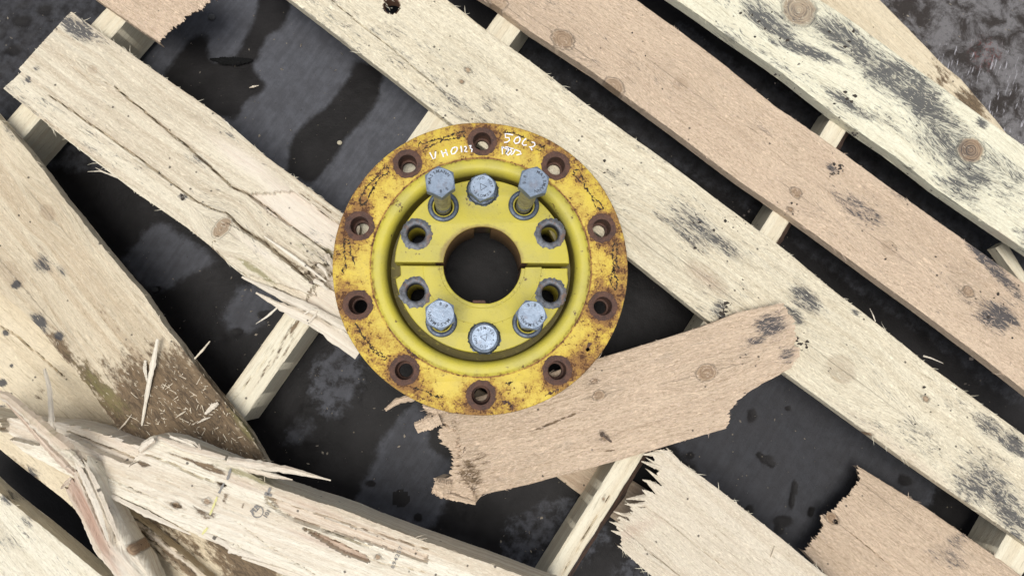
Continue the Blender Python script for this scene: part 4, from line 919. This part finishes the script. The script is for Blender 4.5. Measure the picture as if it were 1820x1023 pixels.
def plain(name, c, ro=.7):
    n = NT(name); q = n.noise(n.geo('Position'), 500, 4, .7); n.P(Base_Color=n.mix(q, tuple(k * .75 for k in c), tuple(min(1, k * 1.2) for k in c)), Roughness=ro); return n.mat
WHITE = plain('white paint pen', (.74, .74, .78), .5); CRK = plain('flaked paint crack', (.04, .026, .014), .9)

def circ(cx, cy, r, n=48, a0=0): return [(cx + r * math.cos(a0 + 2 * math.pi * k / n), cy + r * math.sin(a0 + 2 * math.pi * k / n)) for k in range(n)]
def plate(name, loops, z0, z1, bevel, mat, parent, res=2):
    """flat casting from outline loops (outer first, holes after), between z0 and z1 with rounded edges"""
    cu = bpy.data.curves.new(name, 'CURVE'); cu.dimensions = '2D'; cu.fill_mode = 'BOTH'
    cu.extrude = (z1 - z0) / 2 - bevel; cu.bevel_depth = bevel; cu.bevel_resolution = res; cu.offset = -bevel
    for lp in loops:
        s = cu.splines.new('POLY'); s.points.add(len(lp) - 1); s.use_cyclic_u = True
        for q, pt in zip(s.points, lp): q.co = (pt[0], pt[1], 0, 1)
    tmp = bpy.data.objects.new(name + '_tmp', cu); COL.objects.link(tmp)
    dg = bpy.context.evaluated_depsgraph_get(); dg.update()
    me = bpy.data.meshes.new_from_object(tmp.evaluated_get(dg)); bpy.data.objects.remove(tmp); bpy.data.curves.remove(cu)
    me.name = name; me.materials.clear(); me.materials.append(mat)
    me.transform(Matrix.Translation((0, 0, (z0 + z1) / 2)))
    bm = bmesh.new(); bm.from_mesh(me); bmesh.ops.remove_doubles(bm, verts=bm.verts, dist=1e-6); bmesh.ops.recalc_face_normals(bm, faces=bm.faces); bm.to_mesh(me); bm.free()
    for p in me.polygons: p.use_smooth = True
    me.set_sharp_from_angle(angle=R_(35))
    return link(bpy.data.objects.new(name, me), parent)
def lathe(name, prof, mat, parent, seg=160, closed=False, loc=(0, 0, 0), jag=0, seed=0, sharp=40):
    k = len(prof); a = np.arange(seg) * 2 * math.pi / seg; V = []; rg = np.random.default_rng(seed)
    j = rg.normal(0, 1, seg) * jag
    for (r, z, *w) in prof:
        rr = r + (j * w[0] if w else 0); V.append(np.stack([rr * np.cos(a), rr * np.sin(a), np.full(seg, z)], 1))
    V = np.concatenate(V); idx = np.arange(k * seg).reshape(k, seg)
    if closed: idx = np.concatenate([idx, idx[:1]])
    F = np.stack([idx[:-1], idx[1:], np.roll(idx[1:], -1, 1), np.roll(idx[:-1], -1, 1)], -1).reshape(-1, 4)
    me = mesh_np(name, V, F, (mat,), sharp=sharp); bm = bmesh.new(); bm.from_mesh(me); bmesh.ops.recalc_face_normals(bm, faces=bm.faces); bm.to_mesh(me); bm.free()
    o = bpy.data.objects.new(name, me); o.location = loc; return link(o, parent)

RO, RH = 262.5 * HS, 227.5 * HS
holes10 = [(RH * math.cos(R_(90 + 36 * k)), RH * math.sin(R_(90 + 36 * k))) for k in range(10)]
rg = np.random.default_rng(4)
outer = [((RO + .0009 * (fbm(np.array([k * .11]), np.array([.5]), 3)[0] - .5) + .0004 * (rg.random() - .5)) * math.cos(2 * math.pi * k / 360), (RO + .0009 * (fbm(np.array([k * .11]), np.array([1.5]), 3)[0] - .5)) * math.sin(2 * math.pi * k / 360)) for k in range(360)]
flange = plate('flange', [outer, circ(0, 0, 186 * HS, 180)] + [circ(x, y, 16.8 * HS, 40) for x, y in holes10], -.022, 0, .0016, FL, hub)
for k, (x, y) in enumerate(holes10):
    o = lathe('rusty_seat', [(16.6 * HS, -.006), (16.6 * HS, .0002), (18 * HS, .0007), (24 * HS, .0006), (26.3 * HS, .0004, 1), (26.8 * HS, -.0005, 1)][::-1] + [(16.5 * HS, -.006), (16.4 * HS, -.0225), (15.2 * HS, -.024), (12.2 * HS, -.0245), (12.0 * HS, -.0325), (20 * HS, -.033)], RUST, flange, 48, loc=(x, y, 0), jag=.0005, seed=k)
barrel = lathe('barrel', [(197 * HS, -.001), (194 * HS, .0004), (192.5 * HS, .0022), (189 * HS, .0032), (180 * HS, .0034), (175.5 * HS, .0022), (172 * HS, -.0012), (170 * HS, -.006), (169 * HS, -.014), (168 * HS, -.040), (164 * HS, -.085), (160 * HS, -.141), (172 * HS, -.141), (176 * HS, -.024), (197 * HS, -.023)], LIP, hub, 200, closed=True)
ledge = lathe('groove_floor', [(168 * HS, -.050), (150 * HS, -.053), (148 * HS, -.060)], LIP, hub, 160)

# the two halves of the split sleeve
ZT = -.013                                                # sleeve top
def arc(r, a0, a1, n): return [(r * math.cos(R_(a0 + (a1 - a0) * k / n)), r * math.sin(R_(a0 + (a1 - a0) * k / n))) for k in range(n + 1)]
def hp(px, py): q = hl(px, py, ZT); return (q[0], q[1])
SC_ = hl(857.5, 471.0, ZT)                                # middle of the sleeve
RS, RB = 157.5 * HS, 70 * HS
def off(pts): return [(a + SC_[0], b + SC_[1]) for a, b in pts]
screw_px = {'open': [(740, 416), (977.5, 415), (738.5, 519), (979, 521)], 'bolt': [(788, 367), (931, 365), (784.5, 571), (938, 573)], 'short': [(857.5, 338), (860.5, 600)]}
allh = [hp(*p) for k in ('open', 'bolt') for p in screw_px[k]]
yt = hp(857, 467)[1] - SC_[1]; a_t = math.degrees(math.asin(yt / RS)); b_t = math.degrees(math.asin(yt / RB))
kw = 17 * HS
bore_top = arc(RB, 180 - b_t, b_t, 60)
top_loop = off(arc(RS, a_t, 180 - a_t, 96) + bore_top)
yb = hp(857, 472.3)[1] - SC_[1]; yb2 = hp(857, 475.5)[1] - SC_[1]
ab = math.degrees(math.asin(-.020 / RS))
c1 = (hp(711, 473)[0] - SC_[0], yb); c2 = (hp(712, 489)[0] - SC_[0], hp(712, 489)[1] - SC_[1]); c3 = (hp(1009, 474)[0] - SC_[0], yb2); c4 = (hp(1009, 488)[0] - SC_[0], hp(1009, 488)[1] - SC_[1])
bl = math.degrees(math.asin(-yb / RB)); br = math.degrees(math.asin(-yb2 / RB))
bore_bot = arc(RB, -br, -88 + 8, 22) + arc(RB, -102, -180 + bl, 22)
bot_loop = off([c4, c3] + bore_bot + [c1, c2] + arc(RS, 180 - ab, 360 + ab, 96))
hin = [circ(x, y, 16.8 * HS, 36) for x, y in allh]
bore_key = arc(RB, 180 - b_t, 90 + 13, 26) + [(-.0118, RB + .0065), (.0118, RB + .0065)] + arc(RB, 90 - 13, b_t, 26)
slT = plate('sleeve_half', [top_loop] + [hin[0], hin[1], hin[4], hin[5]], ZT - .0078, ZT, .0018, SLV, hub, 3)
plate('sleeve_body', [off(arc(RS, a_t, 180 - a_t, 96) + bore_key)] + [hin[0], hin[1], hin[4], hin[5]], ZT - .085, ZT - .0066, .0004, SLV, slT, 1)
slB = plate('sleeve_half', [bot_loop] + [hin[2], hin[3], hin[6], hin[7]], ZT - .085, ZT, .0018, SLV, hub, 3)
tag(slT, 'upper half of the yellow split sleeve'); tag(slB, 'lower half of the yellow split sleeve with raised cast rim')
rimb = plate('raised_rim', [off(arc(107 * HS, -1.5, -178.5, 80) + arc(77 * HS, -177.5, -2.5, 60))], ZT - .002, ZT + .0011, .0008, SLV, slB, 2)
key = plate('key', [off([(-19 * HS, -RB - .003), (-17 * HS, -RB + .0055), (5 * HS, -RB + .0055), (8 * HS, -RB - .003)])], ZT - .07, ZT - .004, .0008, RUST, slB)

def text_mesh(chars, name, mat, parent, size, ext, loc=None):
    """chars: list of (character, x, y, z, angle); one joined mesh"""
    V = []; F3 = []; cache = {}
    for ch, x, y, z, a in chars:
        if ch == ' ': continue
        if ch not in cache:
            cu = bpy.data.curves.new('t', 'FONT'); cu.body = ch; cu.size = size; cu.extrude = ext; cu.align_x = 'CENTER'; cu.resolution_u = 2; cu.offset = size * .012
            tmp = bpy.data.objects.new('t', cu); COL.objects.link(tmp); dg = bpy.context.evaluated_depsgraph_get(); dg.update()
            me = tmp.evaluated_get(dg).to_mesh(); me.calc_loop_triangles()
            cache[ch] = (np.array([v.co[:] for v in me.vertices]), np.array([t.vertices[:] for t in me.loop_triangles])); tmp.evaluated_get(dg).to_mesh_clear(); bpy.data.objects.remove(tmp); bpy.data.curves.remove(cu)
        v, f = cache[ch]; c, s = math.cos(a), math.sin(a); b = len(V)
        V += [(x + q[0] * c - q[1] * s, y + q[0] * s + q[1] * c, z + q[2]) for q in v]; F3 += [tuple(k + b for k in t) for t in f]
    me = mesh_np(name, V, None, (mat,), F3=F3, smooth=False)
    o = bpy.data.objects.new(name, me)
    if loc is not None: o.location = loc
    return link(o, parent)
def arc_text(s, r, mid, step, inward=False, cx=0, cy=0, z=0):
    """letters round a circle, tops outward and reading clockwise about angle mid (degrees); inward: tops inward, anticlockwise"""
    out = []
    for k, ch in enumerate(s):
        d = (k - (len(s) - 1) / 2) * step
        t = R_(mid + (d if inward else -d)); out.append((ch, cx + r * math.cos(t), cy + r * math.sin(t), z, t + (math.pi / 2 if inward else -math.pi / 2)))
    return out
text_mesh(arc_text('JAR90023Y', 81 * HS, -55, 7.4, True, SC_[0], SC_[1], ZT + .0011) + arc_text('CAR88150Y', 92 * HS, -54, 6.5, True, SC_[0], SC_[1], ZT + .0011), 'cast_lettering', SLV, slB, 10.5 * HS, .0006)
text_mesh(arc_text('TRAC·HO', 81 * HS, -150, 8, True, SC_[0], SC_[1], ZT + .0011) + arc_text('PRIT·O', 92 * HS, -152, 7, True, SC_[0], SC_[1], ZT + .0011) + arc_text('XX', 92 * HS, -117, 7, True, SC_[0], SC_[1], ZT + .0011), 'cast_lettering', SLV, slB, 10.5 * HS, .0006)
# open threaded holes with worn bare steel round them
for k, p in enumerate(screw_px['open']):
    x, y = hp(*p)
    lathe('worn_seat', [(16.4 * HS, -.02), (16.4 * HS, -.0002), (17.5 * HS, .0008), (20 * HS, .0014), (24 * HS, .0012), (26.5 * HS, .0007), (28.3 * HS, .0005, 1), (28.8 * HS, -.0008, 1)], BARE, slT if k < 2 else slB, 56, loc=(x, y, ZT), jag=.0009, seed=30 + k)

def hexhead(r, h, z0, ch=.0016, n=36):
    """verts/faces of a hexagonal head with chamfered top"""
    prof = []
    def hexr(a): return r * math.cos(math.pi / 6) / math.cos((a % (math.pi / 3)) - math.pi / 6)
    A = [2 * math.pi * k / n for k in range(n)]
    inr = r * math.cos(math.pi / 6)
    rings = [[(hexr(a) * math.cos(a), hexr(a) * math.sin(a), z0) for a in A],
             [(hexr(a) * math.cos(a), hexr(a) * math.sin(a), z0 + h - (hexr(a) - inr) * .55 - .0006) for a in A],
             [(inr * .965 * math.cos(a), inr * .965 * math.sin(a), z0 + h) for a in A], [(inr * .80 * math.cos(a), inr * .80 * math.sin(a), z0 + h - .0001) for a in A]]
    V = [v for rr in rings for v in rr] + [(0, 0, z0 + h - .0001), (0, 0, z0)]; F4 = []; F3 = []
    for q in range(3):
        for k in range(n): F4.append((q * n + k, q * n + (k + 1) % n, (q + 1) * n + (k + 1) % n, (q + 1) * n + k))
    for k in range(n): F3.append((3 * n + k, 3 * n + (k + 1) % n, 4 * n)); F3.append((k, 4 * n + 1, (k + 1) % n))
    return V, F4, F3
def cyl(V, F4, F3, r, z0, z1, n=36, thread=0):
    b = len(V); m = 2 if not thread else max(2, int((z1 - z0) / .0008))
    for q in range(m):
        z = z0 + (z1 - z0) * q / (m - 1); rr = r - (thread * (q % 2))
        V += [(rr * math.cos(2 * math.pi * k / n), rr * math.sin(2 * math.pi * k / n), z) for k in range(n)]
    for q in range(m - 1):
        for k in range(n): F4.append((b + q * n + k, b + q * n + (k + 1) % n, b + (q + 1) * n + (k + 1) % n, b + (q + 1) * n + k))
def make_bolt(base_px, head_px, hz, rot, words, shank_split, text_rot, label):
    """a long loose bolt: from the hole at sleeve height to its head, hz above the sleeve"""
    b = Vector(hl(*base_px, ZT)); h = Vector(hl(*head_px, ZT + hz)); ax = (h - b); L = ax.length; q = ax.normalized().to_track_quat('Z', 'X')
    o = empty('hex_bolt', b); o.parent = hub; o.rotation_mode = 'QUATERNION'; o.rotation_quaternion = q @ Matrix.Rotation(rot, 3, 'Z').to_quaternion()
    tag(o, label)
    V, F4, F3 = hexhead(.0206, .0135, L - .0135)
    me = mesh_np('head', V, F4, (ZINC,), F3=F3, sharp=25); link(bpy.data.objects.new('head', me), o)
    V, F4, F3 = [], [], []; cyl(V, F4, F3, .0113, shank_split, L - .0132); link(bpy.data.objects.new('shank', mesh_np('shank', V, F4, (THREAD,))), o)
    V, F4, F3 = [], [], []; cyl(V, F4, F3, .0109, -.045, shank_split + .0001, thread=.00045); link(bpy.data.objects.new('thread', mesh_np('thread', V, F4, (SHANK,), sharp=0)), o)
    tx = []
    for w, mid, st in words: tx += arc_text(w, .0112, mid + text_rot - math.degrees(rot), st)
    text_mesh(tx, 'lettering', DKST, o, .0058, .0003, loc=(0, 0, L))
    return o
make_bolt(screw_px['bolt'][0], (781, 323), .112, R_(-5), [('MASSMANN', -160, -21), ('8.8', 40, 16)], .040, 0, 'long bolt with tilted head at the upper left of the sleeve') if False else None
BW = [('MASSMANN', 0, 21), ('8.8', 180, 18)]
make_bolt(screw_px['bolt'][0], (782, 322), .112, R_(8), BW, .030, 205, 'long loose bolt standing at upper left of the sleeve')
make_bolt(screw_px['bolt'][1], (949.5, 322), .108, R_(25), BW, .028, 120, 'long loose bolt standing at upper right of the sleeve')
make_bolt(screw_px['bolt'][2], (782, 558), .088, R_(30), BW, .03, 5, 'long loose bolt standing at lower left of the sleeve')
make_bolt(screw_px['bolt'][3], (945, 559), .080, R_(12), BW, .03, 350, 'long loose bolt standing at lower right of the sleeve')
for k, p in enumerate(screw_px['bolt']):
    x, y = hp(*p)
    w = lathe('washer', [(19.5 * HS, .0002), (20 * HS, .0030), (22 * HS, .0040), (25 * HS, .0040), (27.5 * HS, .0030), (28.3 * HS, .0004)], BLUE, hub, 64, loc=(x, y, ZT))
def short_bolt(px, rot, trot, label):
    x, y = hp(*px); o = empty('short_bolt', (x, y, ZT)); o.parent = hub; o.rotation_euler = (0, 0, rot); tag(o, label)
    lathe('bolt_washer', [(10 * HS, .0034), (22 * HS, .0036), (26 * HS, .0034), (27.6 * HS, .0022), (28.6 * HS, .0006), (29.4 * HS, .0003, 1), (30 * HS, -.0006, 1)], BLUE, o, 64, jag=.0006, seed=8)
    V, F4, F3 = hexhead(.0200, .016, .0036); link(bpy.data.objects.new('head', mesh_np('head', V, F4, (ZINC,), F3=F3, sharp=25)), o)
    t = R_(trot)
    tx = arc_text('DO NOT REMOVE', .0108, trot, 20.5) + arc_text('• • • •', .0108, trot + 180, 14)
    text_mesh(tx, 'lettering', DKST, o, .0052, .0003, loc=(0, 0, .0196))
    # triangle mark
    V = []; F = []
    P = [(.0062 * math.cos(t + a), .0062 * math.sin(t + a)) for a in (R_(20), R_(140), R_(260))]; Q = [(a * .78, b * .78) for a, b in P]
    for k in range(3):
        b = len(V); V += [(*P[k], 0), (*P[(k + 1) % 3], 0), (*Q[(k + 1) % 3], 0), (*Q[k], 0)]; V += [(a, b_, .0003) for a, b_, c in V[b:b + 4]]
        F += [(b + 4, b + 5, b + 6, b + 7), (b, b + 1, b + 5, b + 4), (b + 3, b + 7, b + 6, b + 2)]
    to = link(bpy.data.objects.new('triangle_mark', mesh_np('triangle_mark', V, F, (DKST,), smooth=False)), o); to.location = (0, 0, .0196)
short_bolt(screw_px['short'][0], R_(20), -35, 'short bolt screwed home at the top of the sleeve')
short_bolt(screw_px['short'][1], R_(30), 120, 'short bolt screwed home at the bottom of the sleeve')

# pen writing and flaked outlines on the flange
def strokes(lines, z, w, mat, name, parent, jag=0, seed=0, th=.0003):
    rg = np.random.default_rng(seed); V = []; F = []
    for ln in lines:
        P = [hl(x, y, z)[:2] for x, y in ln]; D = []
        for a, b in zip(P[:-1], P[1:]):
            m = max(1, int(np.linalg.norm(b - a) / (.0012 if jag else .003)))
            D += [a + (b - a) * k / m for k in range(m)]
        D.append(P[-1]); D = np.array(D)
        if jag: D = D + rg.normal(0, jag, D.shape)
        T = np.gradient(D, axis=0); T /= np.linalg.norm(T, axis=1)[:, None] + 1e-9; N = np.stack([-T[:, 1], T[:, 0]], 1)
        ww = w * HS / 2 * ((.12 + 1.2 * rg.random(len(D)) ** 2) if jag else (.85 + .3 * rg.random(len(D))))
        b = len(V)
        for k in range(len(D)):
            l, r = D[k] + N[k] * ww[k], D[k] - N[k] * ww[k]
            V += [(*l, z), (*r, z), (*l, z + th), (*r, z + th)]
        for k in range(len(D) - 1):
            q = b + k * 4; F += [(q + 2, q + 3, q + 7, q + 6), (q, q + 2, q + 6, q + 4), (q + 1, q + 5, q + 7, q + 3)]
    me = mesh_np(name, V, F, (mat,), smooth=False); return link(bpy.data.objects.new(name, me), parent)
def zt(l): return [(730 + a / 6.067, 220 + b / 6.067) for a, b in l]
pen = [zt([(205, 310), (222, 340), (240, 378), (262, 370), (266, 335), (268, 300)]), zt([(328, 290), (345, 330), (355, 360)]), zt([(375, 275), (388, 315), (398, 345)]), zt([(345, 322), (385, 305)]),
       zt([(480, 250), (450, 265), (435, 300), (445, 328), (475, 320), (500, 285), (500, 258), (480, 250)]), zt([(540, 240), (548, 275), (550, 308)]), zt([(575, 250), (595, 245), (600, 262), (580, 298), (610, 300)]), zt([(628, 240), (650, 235), (640, 262), (662, 275), (655, 305)]),
       zt([(1105, 122), (1060, 112), (1018, 108), (1022, 150), (1060, 150), (1066, 178), (1040, 198), (1005, 202)]), zt([(1170, 140), (1130, 155), (1112, 190), (1130, 214), (1165, 205), (1180, 170), (1170, 140)]), zt([(1245, 160), (1215, 185), (1202, 215), (1215, 232), (1252, 228)]), zt([(1305, 195), (1335, 205), (1340, 230), (1318, 248), (1275, 250), (1300, 265), (1308, 288)]),
       zt([(985, 245), (990, 330)]), zt([(985, 250), (1040, 275), (1015, 330), (1060, 255)]), zt([(1010, 260), (1035, 250), (1060, 258), (1090, 300), (1050, 340), (1030, 320), (1075, 262), (1110, 270)]), zt([(1130, 275), (1105, 320), (1080, 335)]), zt([(1130, 280), (1180, 300), (1190, 325), (1140, 338)])]
for k, l in enumerate(pen): strokes([l], .0006, 2.3, WHITE, 'pen_stroke', flange, seed=k)
def za(l): return [(580 + a / 3.654, 200 + b / 3.654) for a, b in l]
def zb(l): return [(850 + a / 3.654, 200 + b / 3.654) for a, b in l]
def zc(l): return [(580 + a / 3.654, 470 + b / 3.654) for a, b in l]
def zd(l): return [(850 + a / 3.654, 470 + b / 3.654) for a, b in l]
cr = [za([(590, 208), (640, 200), (700, 178), (760, 165), (820, 140), (895, 125), (900, 155), (840, 165), (770, 178), (720, 200), (670, 225), (625, 240)]), za([(390, 340), (410, 380), (350, 420), (320, 470), (270, 560), (250, 600), (210, 595), (225, 550), (260, 480), (310, 440), (380, 350)]),
      za([(150, 830), (115, 820), (120, 880), (118, 960), (130, 1010)]), za([(150, 850), (160, 920), (185, 985)]),
      zb([(160, 130), (230, 130), (300, 165), (370, 205), (430, 220), (425, 250), (380, 240)]), zb([(625, 370), (655, 380), (690, 440), (690, 480), (740, 550), (790, 580), (815, 625)]), zb([(625, 380), (620, 410), (680, 460)]), zb([(740, 560), (770, 620), (800, 630)]),
      zb([(895, 825), (905, 900), (890, 960), (915, 1015)]), zb([(880, 840), (870, 920), (880, 1000)]), zd([(890, 0), (880, 60), (905, 100), (895, 165)]), zd([(880, 10), (860, 100), (865, 140), (890, 160)]),
      zc([(190, 380), (220, 440), (280, 520), (340, 570), (390, 610), (370, 630)]), zc([(270, 480), (300, 560), (350, 600)]), zc([(115, 10), (110, 60)]), zc([(560, 800), (640, 820), (700, 850), (760, 860)]), zd([(180, 770), (220, 760), (200, 780)])]
for k, l in enumerate(cr): strokes([l], .00005, 3.6, CRK, 'paint_crack', flange, jag=.0009, seed=3 + k, th=.0002)
for k, l in enumerate([zd([(160, 890), (185, 895), (205, 915), (225, 930)]), zd([(440, 850), (480, 825), (520, 812)]), zc([(530, 560), (560, 580), (600, 600)]), zd([(700, 560), (725, 530), (735, 510)])]):
    strokes([l], .0001, 7, RUST, 'rust_scab', flange, jag=.0012, seed=9 + k, th=.0003)

# ------------------------------------------------------------------ nail, stamps and marks on the wood
def child_world(o, parent):
    mw = Matrix.Translation(parent.location) @ Matrix.Rotation(parent.rotation_euler.z, 4, 'Z'); o.matrix_basis = mw.inverted() @ o.matrix_basis; link(o, parent)
def tube(name, pts, r, mat, parent, head=None):
    P = np.array(pts); V = []; F = []; n = 8; T = np.gradient(P, axis=0); T /= np.linalg.norm(T, axis=1)[:, None]
    for i, p in enumerate(P):
        a = np.cross(T[i], (0.3, .2, 1)); a /= np.linalg.norm(a); b = np.cross(T[i], a); rr = r * (head if head and i == len(P) - 1 else 1)
        V += [p + rr * (a * math.cos(6.283 * k / n) + b * math.sin(6.283 * k / n)) for k in range(n)]
    for i in range(len(P) - 1):
        for k in range(n): F.append((i * n + k, i * n + (k + 1) % n, (i + 1) * n + (k + 1) % n, (i + 1) * n + k))
    V = np.array(V); O = V.mean(0); F3 = [((len(P) - 1) * n, (len(P) - 1) * n + k, (len(P) - 1) * n + k + 1) for k in range(1, n - 1)]
    me = mesh_np(name, V - O, F, (mat,), F3=F3); o = bpy.data.objects.new(name, me); o.matrix_basis = Matrix.Translation(O); child_world(o, parent); return o
hz = lambda px, py: float(at(px, py, p13)[2])
h0 = hz(1080, 780)
tube('nail', [at(1088, 785, h0 - .004), at(1084, 783, h0 + .003), at(1077, 777, h0 + .009), at(1072, 773, h0 + .011), at(1070.6, 771.6, h0 + .0115), at(1070.4, 771.4, h0 + .0118)], .0016, NAIL, P13, head=2.4)
def nail_head(px, py, z, parent, r=.003):
    o = lathe('nail_head', [(.0002, .0012), (r * .8, .0011), (r, .0006), (r, -.001)], NAIL, None, 20); COL.objects.unlink(o)
    o.matrix_basis = Matrix.Translation(at(px, py, z)); 
    if parent.parent is not None:
        mw = Matrix.Translation(parent.parent.location) @ Matrix.Translation(parent.location) @ Matrix.Rotation(parent.rotation_euler.z, 4, 'Z'); o.matrix_basis = mw.inverted() @ o.matrix_basis; link(o, parent)
    else: child_world(o, parent)
nail_head(553, 503, ZD + .002, P1); nail_head(564, 489, ZD - .002, P1)
def hole_wall():
    c = at(696, 11, ZD); V = []; F = []; n = 40; rr = 14.9 * .00078
    for k in range(n):
        a = 2 * math.pi * k / n; w = rr * (1 + .05 * math.sin(3 * a)); V += [(w * 1.08 * math.cos(a), w * 1.08 * math.sin(a), .0004), (w * math.cos(a), w * math.sin(a), -.0006), (w * .97 * math.cos(a), w * .97 * math.sin(a), -.02)]
    for k in range(n): q, r = 3 * k, 3 * ((k + 1) % n); F += [(q, q + 1, r + 1, r), (q + 1, q + 2, r + 2, r + 1)]
    o = bpy.data.objects.new('knot_hole', mesh_np('knot_hole', V, F, (plain('brown knot hole rim', (.16, .085, .05), .9),))); o.matrix_basis = Matrix.Translation(c)
    mw = Matrix.Translation(P2.parent.location) @ Matrix.Translation(P2.location) @ Matrix.Rotation(P2.rotation_euler.z, 4, 'Z'); o.matrix_basis = mw.inverted() @ o.matrix_basis; link(o, P2)
hole_wall()
INK = plain('faded ink', (.22, .21, .195), .8); YEL = plain('yellow crayon', (.60, .56, .25), .7)
def flat_text(s, px0, px1, hpx, mat, name, board_o, info, lift=.0016):
    """letters from px0 to px1 along the baseline, flat on the board"""
    z = shift(beam_pl, lift); a, b = at(*px0, z), at(*px1, z); d = (b - a) / max(1, len(s) - 1); ang = math.atan2(d[1], d[0]); ch = []
    O = a.copy()
    for k, c in enumerate(s):
        p = a + d * k; ch.append((c, p[0] - O[0], p[1] - O[1], p[2] - O[2], ang))
    o = text_mesh(ch, name, mat, None, hpx * .00075 * 1.35, .0001); COL.objects.unlink(o); o.matrix_basis = Matrix.Translation(O); child_world(o, board_o)
flat_text('101', (474.5, 919), (480.5, 909.5), 8, INK, 'stamp_digits', BEAM, BI)
flat_text('094257', (701, 1008), (715, 974), 7, INK, 'stamp_digits', BEAM, BI)
flat_text('PLB', (452.5, 912), (460, 904), 9.5, INK, 'stamp_letters', BEAM, BI, .0018)
def ring_mark(px, py, r0, r1, mat, name):
    z = shift(beam_pl, .0016); c = at(px, py, z); V = []; F = []; n = 32
    for k in range(n):
        a = 2 * math.pi * k / n; V += [(r0 * math.cos(a), r0 * math.sin(a), 0), (r1 * math.cos(a), r1 * math.sin(a), 0), (r0 * math.cos(a), r0 * math.sin(a), -.0004), (r1 * math.cos(a), r1 * math.sin(a), -.0004)]
    for k in range(n): q, r = k * 4, ((k + 1) % n) * 4; F += [(q, q + 1, r + 1, r), (q + 1, q + 3, r + 3, r + 1)]
    o = bpy.data.objects.new(name, mesh_np(name, V, F, (mat,), smooth=False)); o.matrix_basis = Matrix.Translation(c); child_world(o, BEAM)
ring_mark(457.5, 909, .0064, .0074, INK, 'stamp_ring')
def ink_lines(lines, w, mat, name):
    z = shift(beam_pl, .0016); V = []; F = []; O = at(*lines[0][0], z); rg = np.random.default_rng(2)
    for ln in lines:
        P = [at(*p, z) for p in ln]
        D = [P[i] + (P[i + 1] - P[i]) * k / 6 for i in range(len(P) - 1) for k in range(6)] + [P[-1]]; D = np.array(D)
        T = np.gradient(D, axis=0); N = np.stack([-T[:, 1], T[:, 0], 0 * T[:, 0]], 1); N /= np.linalg.norm(N, axis=1)[:, None]; b = len(V)
        for k in range(len(D)):
            ww = w * .00037 * (.6 + .8 * rg.random()); V += [D[k] + N[k] * ww - O, D[k] - N[k] * ww - O]
        F += [(b + 2 * k, b + 2 * k + 1, b + 2 * k + 3, b + 2 * k + 2) for k in range(len(D) - 1)]
    o = bpy.data.objects.new(name, mesh_np(name, V, F, (mat,), smooth=False)); o.matrix_basis = Matrix.Translation(O); child_world(o, BEAM)
ink_lines([[(410, 832), (404, 852)], [(398, 858), (389, 876)], [(480, 866), (476, 878)], [(470, 876), (483, 880)]], 4, INK, 'pencil_mark')
ink_lines([[(386, 882), (378, 902), (373, 914)], [(369, 937), (359, 949)]], 3.5, YEL, 'crayon_mark')
print('objects', len(bpy.data.objects))
